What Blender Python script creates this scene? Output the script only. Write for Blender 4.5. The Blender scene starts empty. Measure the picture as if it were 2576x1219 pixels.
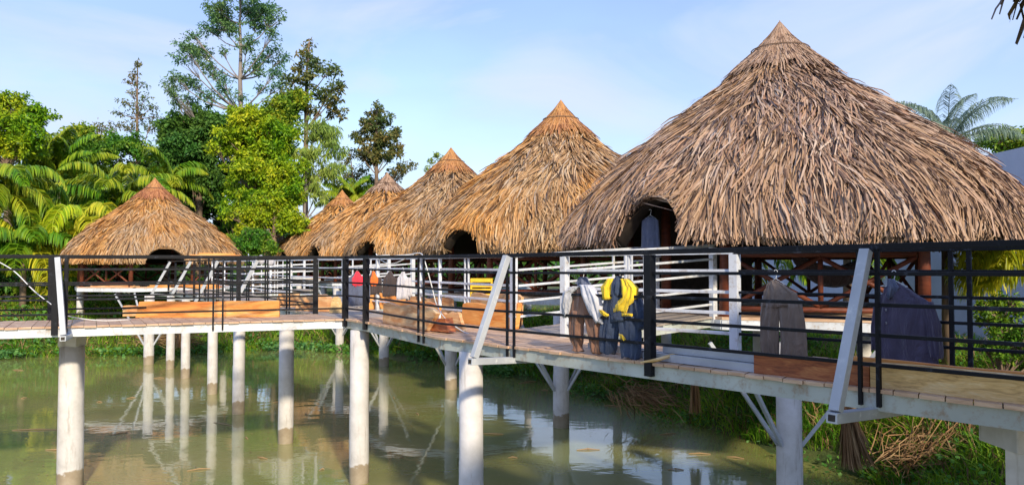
import bpy, math, random
import numpy as np
from mathutils import Vector
random.seed(7); RNG = np.random.default_rng(7)
S = bpy.context.scene
PI = math.pi

# ------------------------------------------------------------------ camera, light, exposure
F = 1860.0; CX, CY = 1288.0, 609.5; EYE = 0.93; PITCH = math.atan(56 / F)
cam_d = bpy.data.cameras.new('camera'); cam = bpy.data.objects.new('camera', cam_d); S.collection.objects.link(cam)
cam.location = (0, 0, EYE); cam.rotation_euler = (PI / 2 + PITCH, 0, 0)
cam_d.sensor_fit = 'HORIZONTAL'; cam_d.sensor_width = 36; cam_d.lens = 36 * F / 2576
cam_d.clip_start = 0.05; cam_d.clip_end = 9000
S.camera = cam
S.render.resolution_x = 1024; S.render.resolution_y = 484
SUN_EL = math.radians(30); SUN_AZ = math.radians(160)      # azimuth clockwise from +Y: behind the camera, a little right
sd = Vector((math.sin(SUN_AZ) * math.cos(SUN_EL), math.cos(SUN_AZ) * math.cos(SUN_EL), math.sin(SUN_EL)))
sun_d = bpy.data.lights.new('sun', 'SUN'); sun_d.energy = 2.9; sun_d.angle = math.radians(3); sun_d.color = (1.0, 0.85, 0.62)
sun = bpy.data.objects.new('sun', sun_d); S.collection.objects.link(sun); sun.location = (0, -20, 30)
sun.rotation_euler = (-sd).to_track_quat('-Z', 'Y').to_euler()
world = bpy.data.worlds.new('World'); S.world = world; world.use_nodes = True
wn = world.node_tree; wn.nodes.clear()
def wnode(t, **k):
    n = wn.nodes.new(t)
    for a, b in k.items(): setattr(n, a, b)
    return n
sky = wnode('ShaderNodeTexSky', sky_type='NISHITA', sun_disc=False, sun_elevation=SUN_EL, sun_rotation=SUN_AZ, air_density=1.3, dust_density=0.6, ozone_density=3.0)
bg = wnode('ShaderNodeBackground'); wo = wnode('ShaderNodeOutputWorld')
tc = wnode('ShaderNodeTexCoord'); mp = wnode('ShaderNodeMapping'); mp.inputs['Scale'].default_value = (1.0, 1.0, 3.2)
nz = wnode('ShaderNodeTexNoise'); nz.inputs['Scale'].default_value = 1.7; nz.inputs['Detail'].default_value = 5; nz.inputs['Roughness'].default_value = 0.5
rp = wnode('ShaderNodeValToRGB'); rp.color_ramp.elements[0].position = 0.36; rp.color_ramp.elements[1].position = 0.72
rp.color_ramp.elements[0].color = (0.92, 0.92, 0.92, 1); rp.color_ramp.elements[1].color = (0.62, 0.62, 0.62, 1)
mx = wnode('ShaderNodeMix', data_type='RGBA'); 
sx = wnode('ShaderNodeSeparateXYZ'); wn.links.new(tc.outputs['Generated'], sx.inputs[0])
rb = wnode('ShaderNodeValToRGB'); rb.color_ramp.elements[0].position = 0.0; rb.color_ramp.elements[0].color = (2.45, 2.9, 3.85, 1); rb.color_ramp.elements[1].position = 0.5; rb.color_ramp.elements[1].color = (1.0, 1.7, 3.9, 1)
wn.links.new(sx.outputs[2], rb.inputs[0]); wn.links.new(rb.outputs[0], mx.inputs['B'])
wn.links.new(tc.outputs['Generated'], mp.inputs['Vector']); wn.links.new(mp.outputs[0], nz.inputs['Vector'])
wn.links.new(nz.outputs['Fac'], rp.inputs[0]); wn.links.new(rp.outputs[0], mx.inputs['Factor'])
wn.links.new(sky.outputs[0], mx.inputs['A'])
n2 = wnode('ShaderNodeTexNoise'); n2.inputs['Scale'].default_value = 2.6; n2.inputs['Detail'].default_value = 7; n2.inputs['Roughness'].default_value = 0.55; n2.inputs['Distortion'].default_value = 0.6
m2 = wnode('ShaderNodeMapping'); m2.inputs['Scale'].default_value = (1.0, 1.0, 2.6); m2.inputs['Location'].default_value = (3.3, 1.2, 0.4)
wn.links.new(tc.outputs['Generated'], m2.inputs['Vector']); wn.links.new(m2.outputs[0], n2.inputs['Vector'])
r2 = wnode('ShaderNodeValToRGB'); r2.color_ramp.elements[0].position = 0.42; r2.color_ramp.elements[0].color = (0, 0, 0, 1); r2.color_ramp.elements[1].position = 0.72; r2.color_ramp.elements[1].color = (0.9, 0.9, 0.9, 1)
wn.links.new(n2.outputs['Fac'], r2.inputs[0])
mc = wnode('ShaderNodeMix', data_type='RGBA'); mc.inputs['B'].default_value = (2.95, 3.2, 3.95, 1); wn.links.new(r2.outputs[0], mc.inputs['Factor']); wn.links.new(mx.outputs['Result'], mc.inputs['A'])
wn.links.new(mc.outputs['Result'], bg.inputs['Color'])
bg.inputs['Strength'].default_value = 0.15
wn.links.new(bg.outputs[0], wo.inputs['Surface'])
S.view_settings.view_transform = 'Standard'; S.view_settings.look = 'None'; S.view_settings.gamma = 1
S.view_settings.exposure = 0.86

# ------------------------------------------------------------------ helpers
def at(x, y, Z):
    """world point seen at pixel (x, y) of the 2576-wide photograph, at distance Z along +Y"""
    cp, sp = math.cos(PITCH), math.sin(PITCH)
    u = (CY - y) / F
    dy = cp - u * sp; dz = sp + u * cp; dx = (x - CX) / F
    k = Z / dy
    return Vector((dx * k, Z, EYE + dz * k))
WLOC = {}
def tag(o, label=None, cat=None, group=None, kind=None):
    if label: o['label'] = label
    if cat: o['category'] = cat
    if group: o['group'] = group
    if kind: o['kind'] = kind
    return o
def thing(name, loc, label, cat, group=None):
    o = bpy.data.objects.new(name, None); S.collection.objects.link(o); o.location = loc; o.empty_display_size = 0.1
    WLOC[o.name] = Vector(loc)
    return tag(o, label, cat, group)
def link_mesh(name, me, mat, parent=None, smooth=False):
    o = bpy.data.objects.new(name, me); S.collection.objects.link(o)
    if mat: me.materials.append(mat)
    if parent is not None: o.parent = parent; WLOC[o.name] = WLOC[parent.name]
    else: WLOC[o.name] = Vector((0, 0, 0))
    if smooth: me.polygons.foreach_set('use_smooth', np.ones(len(me.polygons), dtype=bool))
    return o
class MB:
    def __init__(s): s.v = []; s.f = []
    def add(s, vs, fs):
        b = len(s.v); s.v += [Vector(v) for v in vs]; s.f += [tuple(b + i for i in f) for f in fs]
    def frame(s, p0, p1, w, h, up=(0, 0, 1), w1=None, h1=None):
        p0, p1 = Vector(p0), Vector(p1); d = (p1 - p0).normalized(); up = Vector(up)
        if abs(d.dot(up)) > 0.98: up = Vector((0, 1, 0)) if abs(d.y) < 0.9 else Vector((1, 0, 0))
        r = d.cross(up).normalized(); u = r.cross(d).normalized()
        w1 = w if w1 is None else w1; h1 = h if h1 is None else h1
        vs = []
        for p, a, b in ((p0, w / 2, h / 2), (p1, w1 / 2, h1 / 2)):
            vs += [p - r * a - u * b, p + r * a - u * b, p + r * a + u * b, p - r * a + u * b]
        s.add(vs, [(3, 2, 1, 0), (4, 5, 6, 7), (0, 1, 5, 4), (1, 2, 6, 5), (2, 3, 7, 6), (3, 0, 4, 7)])
    def tube(s, pts, rad, n=8, cap=True):
        pts = [Vector(p) for p in pts]; m = len(pts)
        if not hasattr(rad, '__len__'): rad = [rad] * m
        base = len(s.v); prev = None
        for i, p in enumerate(pts):
            d = (pts[min(i + 1, m - 1)] - pts[max(i - 1, 0)]).normalized()
            a = Vector((0, 0, 1)) if abs(d.z) < 0.9 else Vector((1, 0, 0))
            if prev is not None: a = prev
            r = d.cross(a).normalized(); u = r.cross(d).normalized(); prev = u
            for k in range(n):
                t = 2 * PI * k / n
                s.v.append(p + r * (math.cos(t) * rad[i]) + u * (math.sin(t) * rad[i]))
        for i in range(m - 1):
            for k in range(n):
                a0 = base + i * n + k; a1 = base + i * n + (k + 1) % n
                s.f.append((a0, a1, a1 + n, a0 + n))
        if cap:
            s.f.append(tuple(base + k for k in range(n))[::-1]); s.f.append(tuple(base + (m - 1) * n + k for k in range(n)))
    def prism(s, poly, off):
        """poly: list of 3-D points, off: extrusion vector"""
        n = len(poly); off = Vector(off)
        s.add([Vector(p) for p in poly] + [Vector(p) + off for p in poly],
              [tuple(range(n))[::-1], tuple(range(n, 2 * n))] + [(i, (i + 1) % n, n + (i + 1) % n, n + i) for i in range(n)])
    def build(s, name, mat, parent=None, smooth=False, bevel=0):
        o0 = WLOC[parent.name] if parent is not None else Vector((0, 0, 0))
        me = bpy.data.meshes.new(name); me.from_pydata([tuple(v - o0) for v in s.v], [], s.f); me.update()
        o = link_mesh(name, me, mat, parent, smooth)
        if bevel:
            b = o.modifiers.new('bevel', 'BEVEL'); b.width = bevel; b.segments = 2; b.limit_method = 'ANGLE'
        return o
def np_mesh(name, verts, faces_flat, sizes, mat, parent=None, smooth=False):
    """verts (n,3), faces_flat loop indices, sizes per polygon"""
    verts = np.asarray(verts, dtype=np.float32).copy()
    if parent is not None: verts -= np.array(WLOC[parent.name], dtype=np.float32)
    me = bpy.data.meshes.new(name)
    me.vertices.add(len(verts)); me.vertices.foreach_set('co', verts.ravel())
    faces_flat = np.asarray(faces_flat, dtype=np.int32).ravel(); sizes = np.asarray(sizes, dtype=np.int32)
    me.loops.add(len(faces_flat)); me.loops.foreach_set('vertex_index', faces_flat)
    me.polygons.add(len(sizes)); st = np.concatenate([[0], np.cumsum(sizes)[:-1]]).astype(np.int32)
    me.polygons.foreach_set('loop_start', st); me.polygons.foreach_set('loop_total', sizes)
    me.update(calc_edges=True); me.validate()
    return link_mesh(name, me, mat, parent, smooth)
def unit(a): return a / np.maximum(np.linalg.norm(a, axis=-1, keepdims=True), 1e-9)
def rnd(n, lo=0.0, hi=1.0): return RNG.uniform(lo, hi, n)
def leaf_arrays(P, D, L, Wd, fold=0.25):
    n = len(P); D = unit(D); side = unit(np.cross(D, RNG.normal(size=(n, 3)))); nrm = np.cross(side, D)
    L = np.broadcast_to(L, (n,))[:, None]; Wd = np.broadcast_to(Wd, (n,))[:, None]
    mid = P + D * L * 0.45 - nrm * Wd * fold
    V = np.stack([P, mid + side * Wd * 0.5 + nrm * Wd * fold, P + D * L, mid - side * Wd * 0.5 + nrm * Wd * fold], 1)
    return V.reshape(-1, 3)
def leaves(name, mat, parent, P, D, L, Wd):
    V = leaf_arrays(P, D, L, Wd); n = len(P)
    return np_mesh(name, V, np.arange(4 * n), np.full(n, 4), mat, parent)
def blades_mesh(name, mat, parent, C, side, W):
    """C (n,k,3) centre lines, side (n,k,3) half-width unit vectors, W (n,k) widths"""
    n, k, _ = C.shape
    V = np.stack([C - side * W[..., None] / 2, C + side * W[..., None] / 2], 2).reshape(-1, 3)
    base = (np.arange(n) * k * 2)[:, None]; j = (np.arange(k - 1) * 2)[None, :]
    q = base + j
    Fq = np.stack([q, q + 1, q + 3, q + 2], -1).reshape(-1)
    return np_mesh(name, V, Fq, np.full(n * (k - 1), 4), mat, parent)

# ------------------------------------------------------------------ materials
def new_mat(name):
    m = bpy.data.materials.new(name); m.use_nodes = True; nt = m.node_tree
    return m, nt, nt.nodes['Principled BSDF'], nt.nodes['Material Output']
def N(nt, t, **k):
    n = nt.nodes.new(t)
    for a, b in k.items(): setattr(n, a, b)
    return n
def ramp(nt, fac, cols):
    r = N(nt, 'ShaderNodeValToRGB'); e = r.color_ramp.elements
    while len(e) < len(cols): e.new(0.5)
    for i, (p, c) in enumerate(cols): e[i].position = p; e[i].color = (*c, 1)
    nt.links.new(fac, r.inputs[0]); return r.outputs[0]
def noise(nt, scale, detail=4, rough=0.55, vec=None, sc=(1, 1, 1), coord='Object', dist=0.0):
    t = N(nt, 'ShaderNodeTexCoord'); m = N(nt, 'ShaderNodeMapping'); m.inputs['Scale'].default_value = sc
    n = N(nt, 'ShaderNodeTexNoise'); n.inputs['Scale'].default_value = scale; n.inputs['Detail'].default_value = detail; n.inputs['Roughness'].default_value = rough
    n.inputs['Distortion'].default_value = dist
    if vec is None: nt.links.new(t.outputs[coord], m.inputs[0])
    else: nt.links.new(vec, m.inputs[0])
    nt.links.new(m.outputs[0], n.inputs['Vector']); return n.outputs['Fac']
def mixc(nt, fac, a, b, mode='MIX'):
    m = N(nt, 'ShaderNodeMix', data_type='RGBA', blend_type=mode)
    for k, v in (('Factor', fac), ('A', a), ('B', b)):
        if isinstance(v, (int, float)): m.inputs[k].default_value = v
        elif isinstance(v, tuple): m.inputs[k].default_value = (*v, 1)
        else: nt.links.new(v, m.inputs[k])
    return m.outputs['Result']
def bump(nt, bs, h, strength=0.3, dist=0.02):
    b = N(nt, 'ShaderNodeBump'); b.inputs['Strength'].default_value = strength; b.inputs['Distance'].default_value = dist
    nt.links.new(h, b.inputs['Height']); nt.links.new(b.outputs[0], bs.inputs['Normal'])
def island(nt): return N(nt, 'ShaderNodeNewGeometry').outputs['Random Per Island']
def leaf_mat(name, cols, patch=0.25, patchcols=None, trans=0.32, rough=0.5):
    m, nt, bs, out = new_mat(name)
    c = ramp(nt, island(nt), [(i / (len(cols) - 1), c) for i, c in enumerate(cols)])
    if patchcols:  # broad patches; their yellow tones paint sunlit foliage into the colour
        f = ramp(nt, noise(nt, patch, 2), [(0.40, (0, 0, 0)), (0.62, (1, 1, 1))])
        c2 = ramp(nt, island(nt), [(i / (len(patchcols) - 1), c_) for i, c_ in enumerate(patchcols)])
        c = mixc(nt, f, c, c2)
    nt.links.new(c, bs.inputs['Base Color']); bs.inputs['Roughness'].default_value = rough
    bs.inputs['Specular IOR Level'].default_value = 0.25
    tr = N(nt, 'ShaderNodeBsdfTranslucent'); nt.links.new(c, tr.inputs['Color'])
    ms = N(nt, 'ShaderNodeMixShader'); ms.inputs[0].default_value = trans
    nt.links.new(bs.outputs[0], ms.inputs[1]); nt.links.new(tr.outputs[0], ms.inputs[2]); nt.links.new(ms.outputs[0], out.inputs[0])
    return m
def plain(name, col, rough=0.7, var=0.25, scale=6, b=0.2, metal=0.0, sc=(1, 1, 1), bd=0.01):
    m, nt, bs, out = new_mat(name)
    n = noise(nt, scale, 6, 0.6, sc=sc)
    lo = tuple(max(0, x * (1 - var)) for x in col); hi = tuple(min(1, x * (1 + var)) for x in col)
    nt.links.new(ramp(nt, n, [(0.3, lo), (0.7, hi)]), bs.inputs['Base Color'])
    bs.inputs['Roughness'].default_value = rough; bs.inputs['Metallic'].default_value = metal
    if b: bump(nt, bs, n, b, bd)
    return m
def thatch_mat(name, cols, cols2, scale=0.5):
    m, nt, bs, out = new_mat(name)
    k = len(cols)
    c1 = ramp(nt, island(nt), [(i / (k - 1), c) for i, c in enumerate(cols)])
    c2 = ramp(nt, island(nt), [(i / (len(cols2) - 1), c) for i, c in enumerate(cols2)])
    f = ramp(nt, noise(nt, scale, 3, 0.6), [(0.42, (0, 0, 0)), (0.6, (1, 1, 1))])
    c = mixc(nt, f, c1, c2)
    st = noise(nt, 18, 3, 0.5, sc=(1, 1, 0.3))
    c = mixc(nt, 0.5, c, ramp(nt, st, [(0.3, (0.55, 0.52, 0.5)), (0.7, (1, 1, 1))]), 'MULTIPLY')
    nt.links.new(c, bs.inputs['Base Color']); bs.inputs['Roughness'].default_value = 0.62
    bs.inputs['Specular IOR Level'].default_value = 0.3
    return m
def wood_mat(name, cols, scale=1.0, rough=0.6, isl=0.35):
    m, nt, bs, out = new_mat(name)
    g = noise(nt, 2.2 * scale, 5, 0.6, sc=(1, 1, 5), dist=1.4)
    c = ramp(nt, g, [(0.25 + 0.5 * i / (len(cols) - 1), c) for i, c in enumerate(cols)])
    fine = noise(nt, 30 * scale, 3, 0.6, sc=(0.25, 0.25, 3))
    c = mixc(nt, 0.45, c, ramp(nt, fine, [(0.35, (0.6, 0.55, 0.5)), (0.65, (1, 1, 1))]), 'MULTIPLY')
    if isl: c = mixc(nt, isl, c, ramp(nt, island(nt), [(0, (0.55, 0.5, 0.45)), (1, (1, 1, 1))]), 'MULTIPLY')
    nt.links.new(c, bs.inputs['Base Color']); bs.inputs['Roughness'].default_value = rough
    bump(nt, bs, fine, 0.15, 0.005)
    return m
def paint_mat(name, col, chip, amount=0.35, rough=0.45):
    m, nt, bs, out = new_mat(name)
    n = noise(nt, 9, 8, 0.75)
    f = ramp(nt, n, [(0.60 - amount * 0.1, (0, 0, 0)), (0.72, (1, 1, 1))])
    big = noise(nt, 1.5, 3)
    c = mixc(nt, f, ramp(nt, big, [(0.3, tuple(x * 0.75 for x in col)), (0.7, tuple(min(1, x * 1.2) for x in col))]), chip)
    nt.links.new(c, bs.inputs['Base Color']); bs.inputs['Roughness'].default_value = rough
    bump(nt, bs, n, 0.08, 0.004); bs.inputs['Specular IOR Level'].default_value = 0.2 if sum(col) < 0.1 else 0.5
    return m
def concrete_mat():
    m, nt, bs, out = new_mat('pier_concrete')
    n = noise(nt, 3.2, 8, 0.65)
    c = ramp(nt, n, [(0.25, (0.40, 0.39, 0.38)), (0.45, (0.54, 0.53, 0.53)), (0.7, (0.66, 0.65, 0.67))])
    st = noise(nt, 7, 5, 0.7, sc=(1, 1, 0.12), coord='Object')
    c = mixc(nt, ramp(nt, st, [(0.58, (0, 0, 0)), (0.70, (0.6, 0.6, 0.6))]), c, (0.22, 0.18, 0.14))
    geo = N(nt, 'ShaderNodeNewGeometry'); sx = N(nt, 'ShaderNodeSeparateXYZ'); nt.links.new(geo.outputs['Position'], sx.inputs[0])
    w = noise(nt, 6, 3); ad = N(nt, 'ShaderNodeMath', operation='MULTIPLY_ADD'); nt.links.new(w, ad.inputs[0]); ad.inputs[1].default_value = 0.5; nt.links.new(sx.outputs[2], ad.inputs[2])
    mr = N(nt, 'ShaderNodeMapRange'); nt.links.new(ad.outputs[0], mr.inputs[0]); mr.inputs[1].default_value = -2.14; mr.inputs[2].default_value = -2.19
    c = mixc(nt, mr.outputs[0], c, ramp(nt, n, [(0.3, (0.24, 0.19, 0.13)), (0.7, (0.40, 0.34, 0.26))]))
    nt.links.new(c, bs.inputs['Base Color']); bs.inputs['Roughness'].default_value = 0.85
    bump(nt, bs, n, 0.35, 0.02)
    return m
M = {}
TAN = [(0.07, 0.038, 0.018), (0.34, 0.20, 0.10), (0.50, 0.33, 0.17), (0.46, 0.27, 0.13), (0.60, 0.44, 0.27), (0.36, 0.30, 0.26)]  # darkest tones in these lists paint shaded gaps between blades
ORG = [(0.13, 0.055, 0.02), (0.50, 0.24, 0.07), (0.66, 0.37, 0.12), (0.60, 0.27, 0.07), (0.70, 0.50, 0.27)]
GREY = [(0.045, 0.025, 0.02), (0.20, 0.13, 0.10), (0.45, 0.31, 0.21), (0.38, 0.21, 0.13), (0.60, 0.48, 0.38), (0.32, 0.18, 0.13)]
TAN2 = [(0.06, 0.032, 0.02), (0.30, 0.18, 0.11), (0.46, 0.31, 0.19), (0.40, 0.24, 0.15), (0.56, 0.43, 0.32)]
M['thatch_a'] = thatch_mat('thatch_brown', GREY, TAN2, 0.45)
M['thatch_b'] = thatch_mat('thatch_tan', TAN, ORG, 0.4)
M['thatch_c'] = thatch_mat('thatch_gold', ORG, TAN, 0.35)
M['thatch_r'] = thatch_mat('thatch_russet', [(0.16, 0.05, 0.02), (0.42, 0.17, 0.07), (0.55, 0.26, 0.11), (0.34, 0.13, 0.07)], ORG, 0.4)
M['thatch_in'] = plain('thatch_shaded_underside', (0.02, 0.013, 0.009), 0.9, 0.4, 12, 0.3)  # near-black colour paints in the shade beneath the roofs
M['thatch_dark'] = thatch_mat('thatch_backlit', [(0.05, 0.035, 0.025), (0.10, 0.07, 0.05), (0.16, 0.11, 0.08)], [(0.06, 0.04, 0.03), (0.14, 0.10, 0.07)])  # thatch colours darkened to paint the eave as backlit
M['rope'] = plain('binding_cane', (0.16, 0.10, 0.06))
M['black'] = paint_mat('black_paint', (0.006, 0.007, 0.011), (0.06, 0.07, 0.10), 0.4, 0.5)
M['white'] = paint_mat('white_steel', (0.66, 0.70, 0.77), (0.36, 0.28, 0.20), 0.8, 0.4)
M['steel'] = paint_mat('galvanised_steel', (0.42, 0.45, 0.50), (0.60, 0.62, 0.64), 0.5, 0.4)
M['beam'] = paint_mat('edge_beam_steel', (0.42, 0.46, 0.44), (0.26, 0.17, 0.10), 1.0, 0.5)
M['plank'] = wood_mat('deck_wood', [(0.42, 0.25, 0.15), (0.62, 0.42, 0.28), (0.74, 0.55, 0.40)], 1.2)
M['plank_g'] = wood_mat('grey_deck_wood', [(0.26, 0.22, 0.19), (0.42, 0.37, 0.33), (0.52, 0.46, 0.40)], 1.2)
M['slab_o'] = wood_mat('orange_slab_wood', [(0.42, 0.12, 0.025), (0.75, 0.28, 0.06), (0.86, 0.42, 0.12), (0.92, 0.66, 0.34)], 0.55, 0.5, 0.1)
M['slab_p'] = wood_mat('pale_slab_wood', [(0.30, 0.11, 0.04), (0.66, 0.30, 0.11), (0.80, 0.52, 0.27), (0.88, 0.68, 0.42)], 0.8, 0.55, 0.15)
M['slab_y'] = wood_mat('yellow_slab_wood', [(0.34, 0.19, 0.07), (0.80, 0.54, 0.22), (0.90, 0.72, 0.42)], 1.8, 0.6, 0.1)
M['slab_r'] = wood_mat('red_slab_wood', [(0.10, 0.025, 0.010), (0.36, 0.10, 0.03), (0.60, 0.26, 0.09)], 1.6, 0.5, 0.1)
M['bark'] = plain('slab_bark', (0.16, 0.06, 0.025), 0.9, 0.5, 14, 0.6)
M['log'] = wood_mat('red_log', [(0.07, 0.018, 0.010), (0.17, 0.04, 0.018), (0.24, 0.07, 0.03)], 1.5)
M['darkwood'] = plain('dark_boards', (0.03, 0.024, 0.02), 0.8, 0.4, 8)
M['concrete'] = concrete_mat()
M['plaster'] = plain('wall_plaster', (0.50, 0.54, 0.66), 0.9, 0.12, 0.6, 0.1)
M['trunk'] = plain('tree_bark', (0.20, 0.14, 0.10), 0.9, 0.4, 5, 0.5, sc=(1, 1, 0.3))
M['trunk_l'] = plain('pale_tree_bark', (0.24, 0.21, 0.20), 0.85, 0.3, 4, 0.4, sc=(1, 1, 0.3))
M['cable'] = plain('cable_sheath', (0.72, 0.74, 0.76), 0.5, 0.1)
M['lf_mid'] = leaf_mat('leaf_mid', [(0.025, 0.10, 0.015), (0.07, 0.22, 0.02), (0.15, 0.36, 0.03)], 0.45, [(0.07, 0.17, 0.012), (0.24, 0.36, 0.02), (0.46, 0.46, 0.03)])
M['lf_yel'] = leaf_mat('leaf_yellow_green', [(0.03, 0.12, 0.008), (0.14, 0.32, 0.01), (0.30, 0.50, 0.015)], 0.45, [(0.10, 0.16, 0.01), (0.40, 0.52, 0.015), (0.64, 0.62, 0.03)])
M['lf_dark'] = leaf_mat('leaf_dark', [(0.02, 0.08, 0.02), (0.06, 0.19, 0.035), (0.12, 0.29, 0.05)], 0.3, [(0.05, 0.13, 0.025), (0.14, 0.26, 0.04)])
M['lf_blue'] = leaf_mat('leaf_hazy_canopy', [(0.04, 0.13, 0.06), (0.09, 0.24, 0.10), (0.18, 0.34, 0.12)], 0.3, [(0.06, 0.14, 0.06), (0.18, 0.30, 0.08)])  # blue-green cast paints distance haze into the leaf colour
M['lf_olive'] = leaf_mat('leaf_olive', [(0.05, 0.09, 0.035), (0.10, 0.16, 0.05), (0.17, 0.24, 0.07)], 0.5, [(0.10, 0.14, 0.03), (0.30, 0.20, 0.06)])
M['lf_light'] = leaf_mat('leaf_light_green', [(0.10, 0.20, 0.04), (0.20, 0.32, 0.06), (0.34, 0.46, 0.10)], 0.4, [(0.2, 0.3, 0.05), (0.4, 0.48, 0.08)])
M['palm'] = leaf_mat('palm_leaf', [(0.04, 0.15, 0.012), (0.11, 0.28, 0.015), (0.22, 0.40, 0.02)], 0.5, [(0.14, 0.26, 0.015), (0.36, 0.42, 0.02), (0.5, 0.5, 0.04)], 0.3, 0.4)
M['palm_y'] = leaf_mat('yellow_palm_leaf', [(0.24, 0.34, 0.02), (0.48, 0.50, 0.025), (0.70, 0.62, 0.04)], 0.5, None, 0.35, 0.4)
M['palm_l'] = leaf_mat('lit_palm_leaf', [(0.22, 0.40, 0.015), (0.46, 0.58, 0.02), (0.68, 0.68, 0.04)], 0.6, None, 0.35, 0.4)  # brighter copy of the palm leaf with sunlight painted in
M['palm_g'] = leaf_mat('grey_palm_leaf', [(0.12, 0.20, 0.14), (0.22, 0.30, 0.22), (0.3, 0.38, 0.28)], 0.5, None, 0.3, 0.4)
M['dry'] = leaf_mat('dry_frond', [(0.09, 0.05, 0.025), (0.24, 0.14, 0.07), (0.38, 0.26, 0.14), (0.28, 0.15, 0.075)], 0.5, None, 0.05, 0.7)
M['grass'] = leaf_mat('grass_blade', [(0.05, 0.18, 0.012), (0.09, 0.26, 0.015), (0.18, 0.40, 0.02)], 0.5, [(0.08, 0.22, 0.02), (0.30, 0.54, 0.03), (0.42, 0.54, 0.06)], 0.45)
M['creeper'] = leaf_mat('creeper_leaf', [(0.04, 0.14, 0.04), (0.08, 0.22, 0.06), (0.15, 0.32, 0.09)], 0.5, [(0.06, 0.20, 0.03), (0.15, 0.34, 0.05)], 0.2)

# ------------------------------------------------------------------ terrain and water
WATER = -2.72
SHORE = [(-4000, 20), (-60, 24), (-35, 28), (-20.5, 29.0), (-14, 30.5), (-8.7, 32.5), (-5.5, 30.2), (-2.9, 28.3), (-0.8, 25.6), (2.2, 21.2), (3.5, 18.1), (4.5, 16.4), (5.2, 14.6), (6.0, 13.5), (6.0, 12.0), (6.0, 9), (6.4, 4), (7, -5), (7, -60), (7, -4000)]
LANDP = SHORE + [(5000, -4000), (5000, 5000), (-4000, 5000)]
def shore_d(X, Y):
    X = np.asarray(X, float); Y = np.asarray(Y, float); d = np.full(X.shape, 1e9)
    for (x0, y0), (x1, y1) in zip(SHORE[:-1], SHORE[1:]):
        vx, vy = x1 - x0, y1 - y0; t = np.clip(((X - x0) * vx + (Y - y0) * vy) / (vx * vx + vy * vy), 0, 1)
        d = np.minimum(d, np.hypot(X - x0 - t * vx, Y - y0 - t * vy))
    ins = np.zeros(X.shape, bool); n = len(LANDP)
    for i in range(n):
        x0, y0 = LANDP[i]; x1, y1 = LANDP[(i + 1) % n]
        if y0 == y1: continue
        c = ((y0 > Y) != (y1 > Y)) & (X < (x1 - x0) * (Y - y0) / (y1 - y0) + x0)
        ins ^= c
    return np.where(ins, d, -d)
def ground_z(X, Y):
    X = np.asarray(X, float); Y = np.asarray(Y, float)
    wob = 0.35 * np.sin(X * 1.3 + 1.1 * np.sin(Y * 0.9)) + 0.25 * np.sin(Y * 2.1 + X * 0.7)
    d = shore_d(X, Y) + wob
    s = np.clip(d / 3.4, 0, 1); s = s * s * (3 - 2 * s)
    land = WATER - 0.05 + 1.72 * s ** 0.75 + 0.07 * np.sin(X * 2.3 + Y) * np.sin(Y * 1.9 - X) * s + 0.04 * np.sin(X * 6 + Y * 5) * s
    return np.where(d > 0, land, WATER - 0.05 - np.minimum(1.2, -d * 0.5))
def axis(lo, hi, st, far):
    core = np.arange(lo, hi + st / 2, st); g = np.geomspace(st * 2, far, 22)
    return np.concatenate([(lo - g)[::-1], core, hi + g])
gx = axis(-34, 24, 0.35, 3500); gy = axis(-4, 60, 0.35, 3500)
GX, GY = np.meshgrid(gx, gy); GZ = ground_z(GX, GY)
nx, ny = len(gx), len(gy)
idx = np.arange(nx * ny).reshape(ny, nx)
q = np.stack([idx[:-1, :-1], idx[:-1, 1:], idx[1:, 1:], idx[1:, :-1]], -1).reshape(-1)
m, nt, bs, out = new_mat('bank_earth')
n1 = noise(nt, 0.9, 8, 0.65); n2 = noise(nt, 7, 6, 0.7)
c = ramp(nt, n1, [(0.38, (0.045, 0.09, 0.02)), (0.52, (0.09, 0.13, 0.03)), (0.66, (0.17, 0.12, 0.07))])
c = mixc(nt, 0.6, c, ramp(nt, n2, [(0.3, (0.45, 0.42, 0.4)), (0.7, (1, 1, 1))]), 'MULTIPLY')
nt.links.new(c, bs.inputs['Base Color']); bs.inputs['Roughness'].default_value = 0.95; bump(nt, bs, n2, 0.6, 0.08)
g = np_mesh('ground', np.stack([GX.ravel(), GY.ravel(), GZ.ravel()], 1), q, np.full((nx - 1) * (ny - 1), 4), m, None, True); tag(g, kind='structure')
m, nt, bs, out = new_mat('muddy_water')
n1 = noise(nt, 0.35, 5, 0.6); c = ramp(nt, n1, [(0.3, (0.21, 0.25, 0.07)), (0.55, (0.28, 0.28, 0.10)), (0.75, (0.35, 0.31, 0.15))])
fl = noise(nt, 55, 2, 0.5); ft = ramp(nt, fl, [(0.70, (0, 0, 0)), (0.74, (1, 1, 1))]); c = mixc(nt, ft, c, (0.30, 0.27, 0.14))
nt.links.new(c, bs.inputs['Base Color']); bs.inputs['IOR'].default_value = 1.33; bs.inputs['Specular IOR Level'].default_value = 0.5
bs.inputs['Coat Weight'].default_value = 1.0; bs.inputs['Coat Roughness'].default_value = 0.035; bs.inputs['Coat IOR'].default_value = 1.45
bs.inputs['Roughness'].default_value = 0.25
bb = N(nt, 'ShaderNodeBump'); bb.inputs['Strength'].default_value = 0.2; bb.inputs['Distance'].default_value = 0.02
nt.links.new(noise(nt, 1.6, 3, 0.5, sc=(1, 1.6, 1)), bb.inputs['Height']); nt.links.new(bb.outputs[0], bs.inputs['Normal']); nt.links.new(bb.outputs[0], bs.inputs['Coat Normal'])
w = MB(); w.add([(-3000, -3000, WATER), (3000, -3000, WATER), (3000, 60, WATER), (-3000, 60, WATER)], [(0, 1, 2, 3)])
tag(w.build('pond_water', m), kind='structure')

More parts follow.
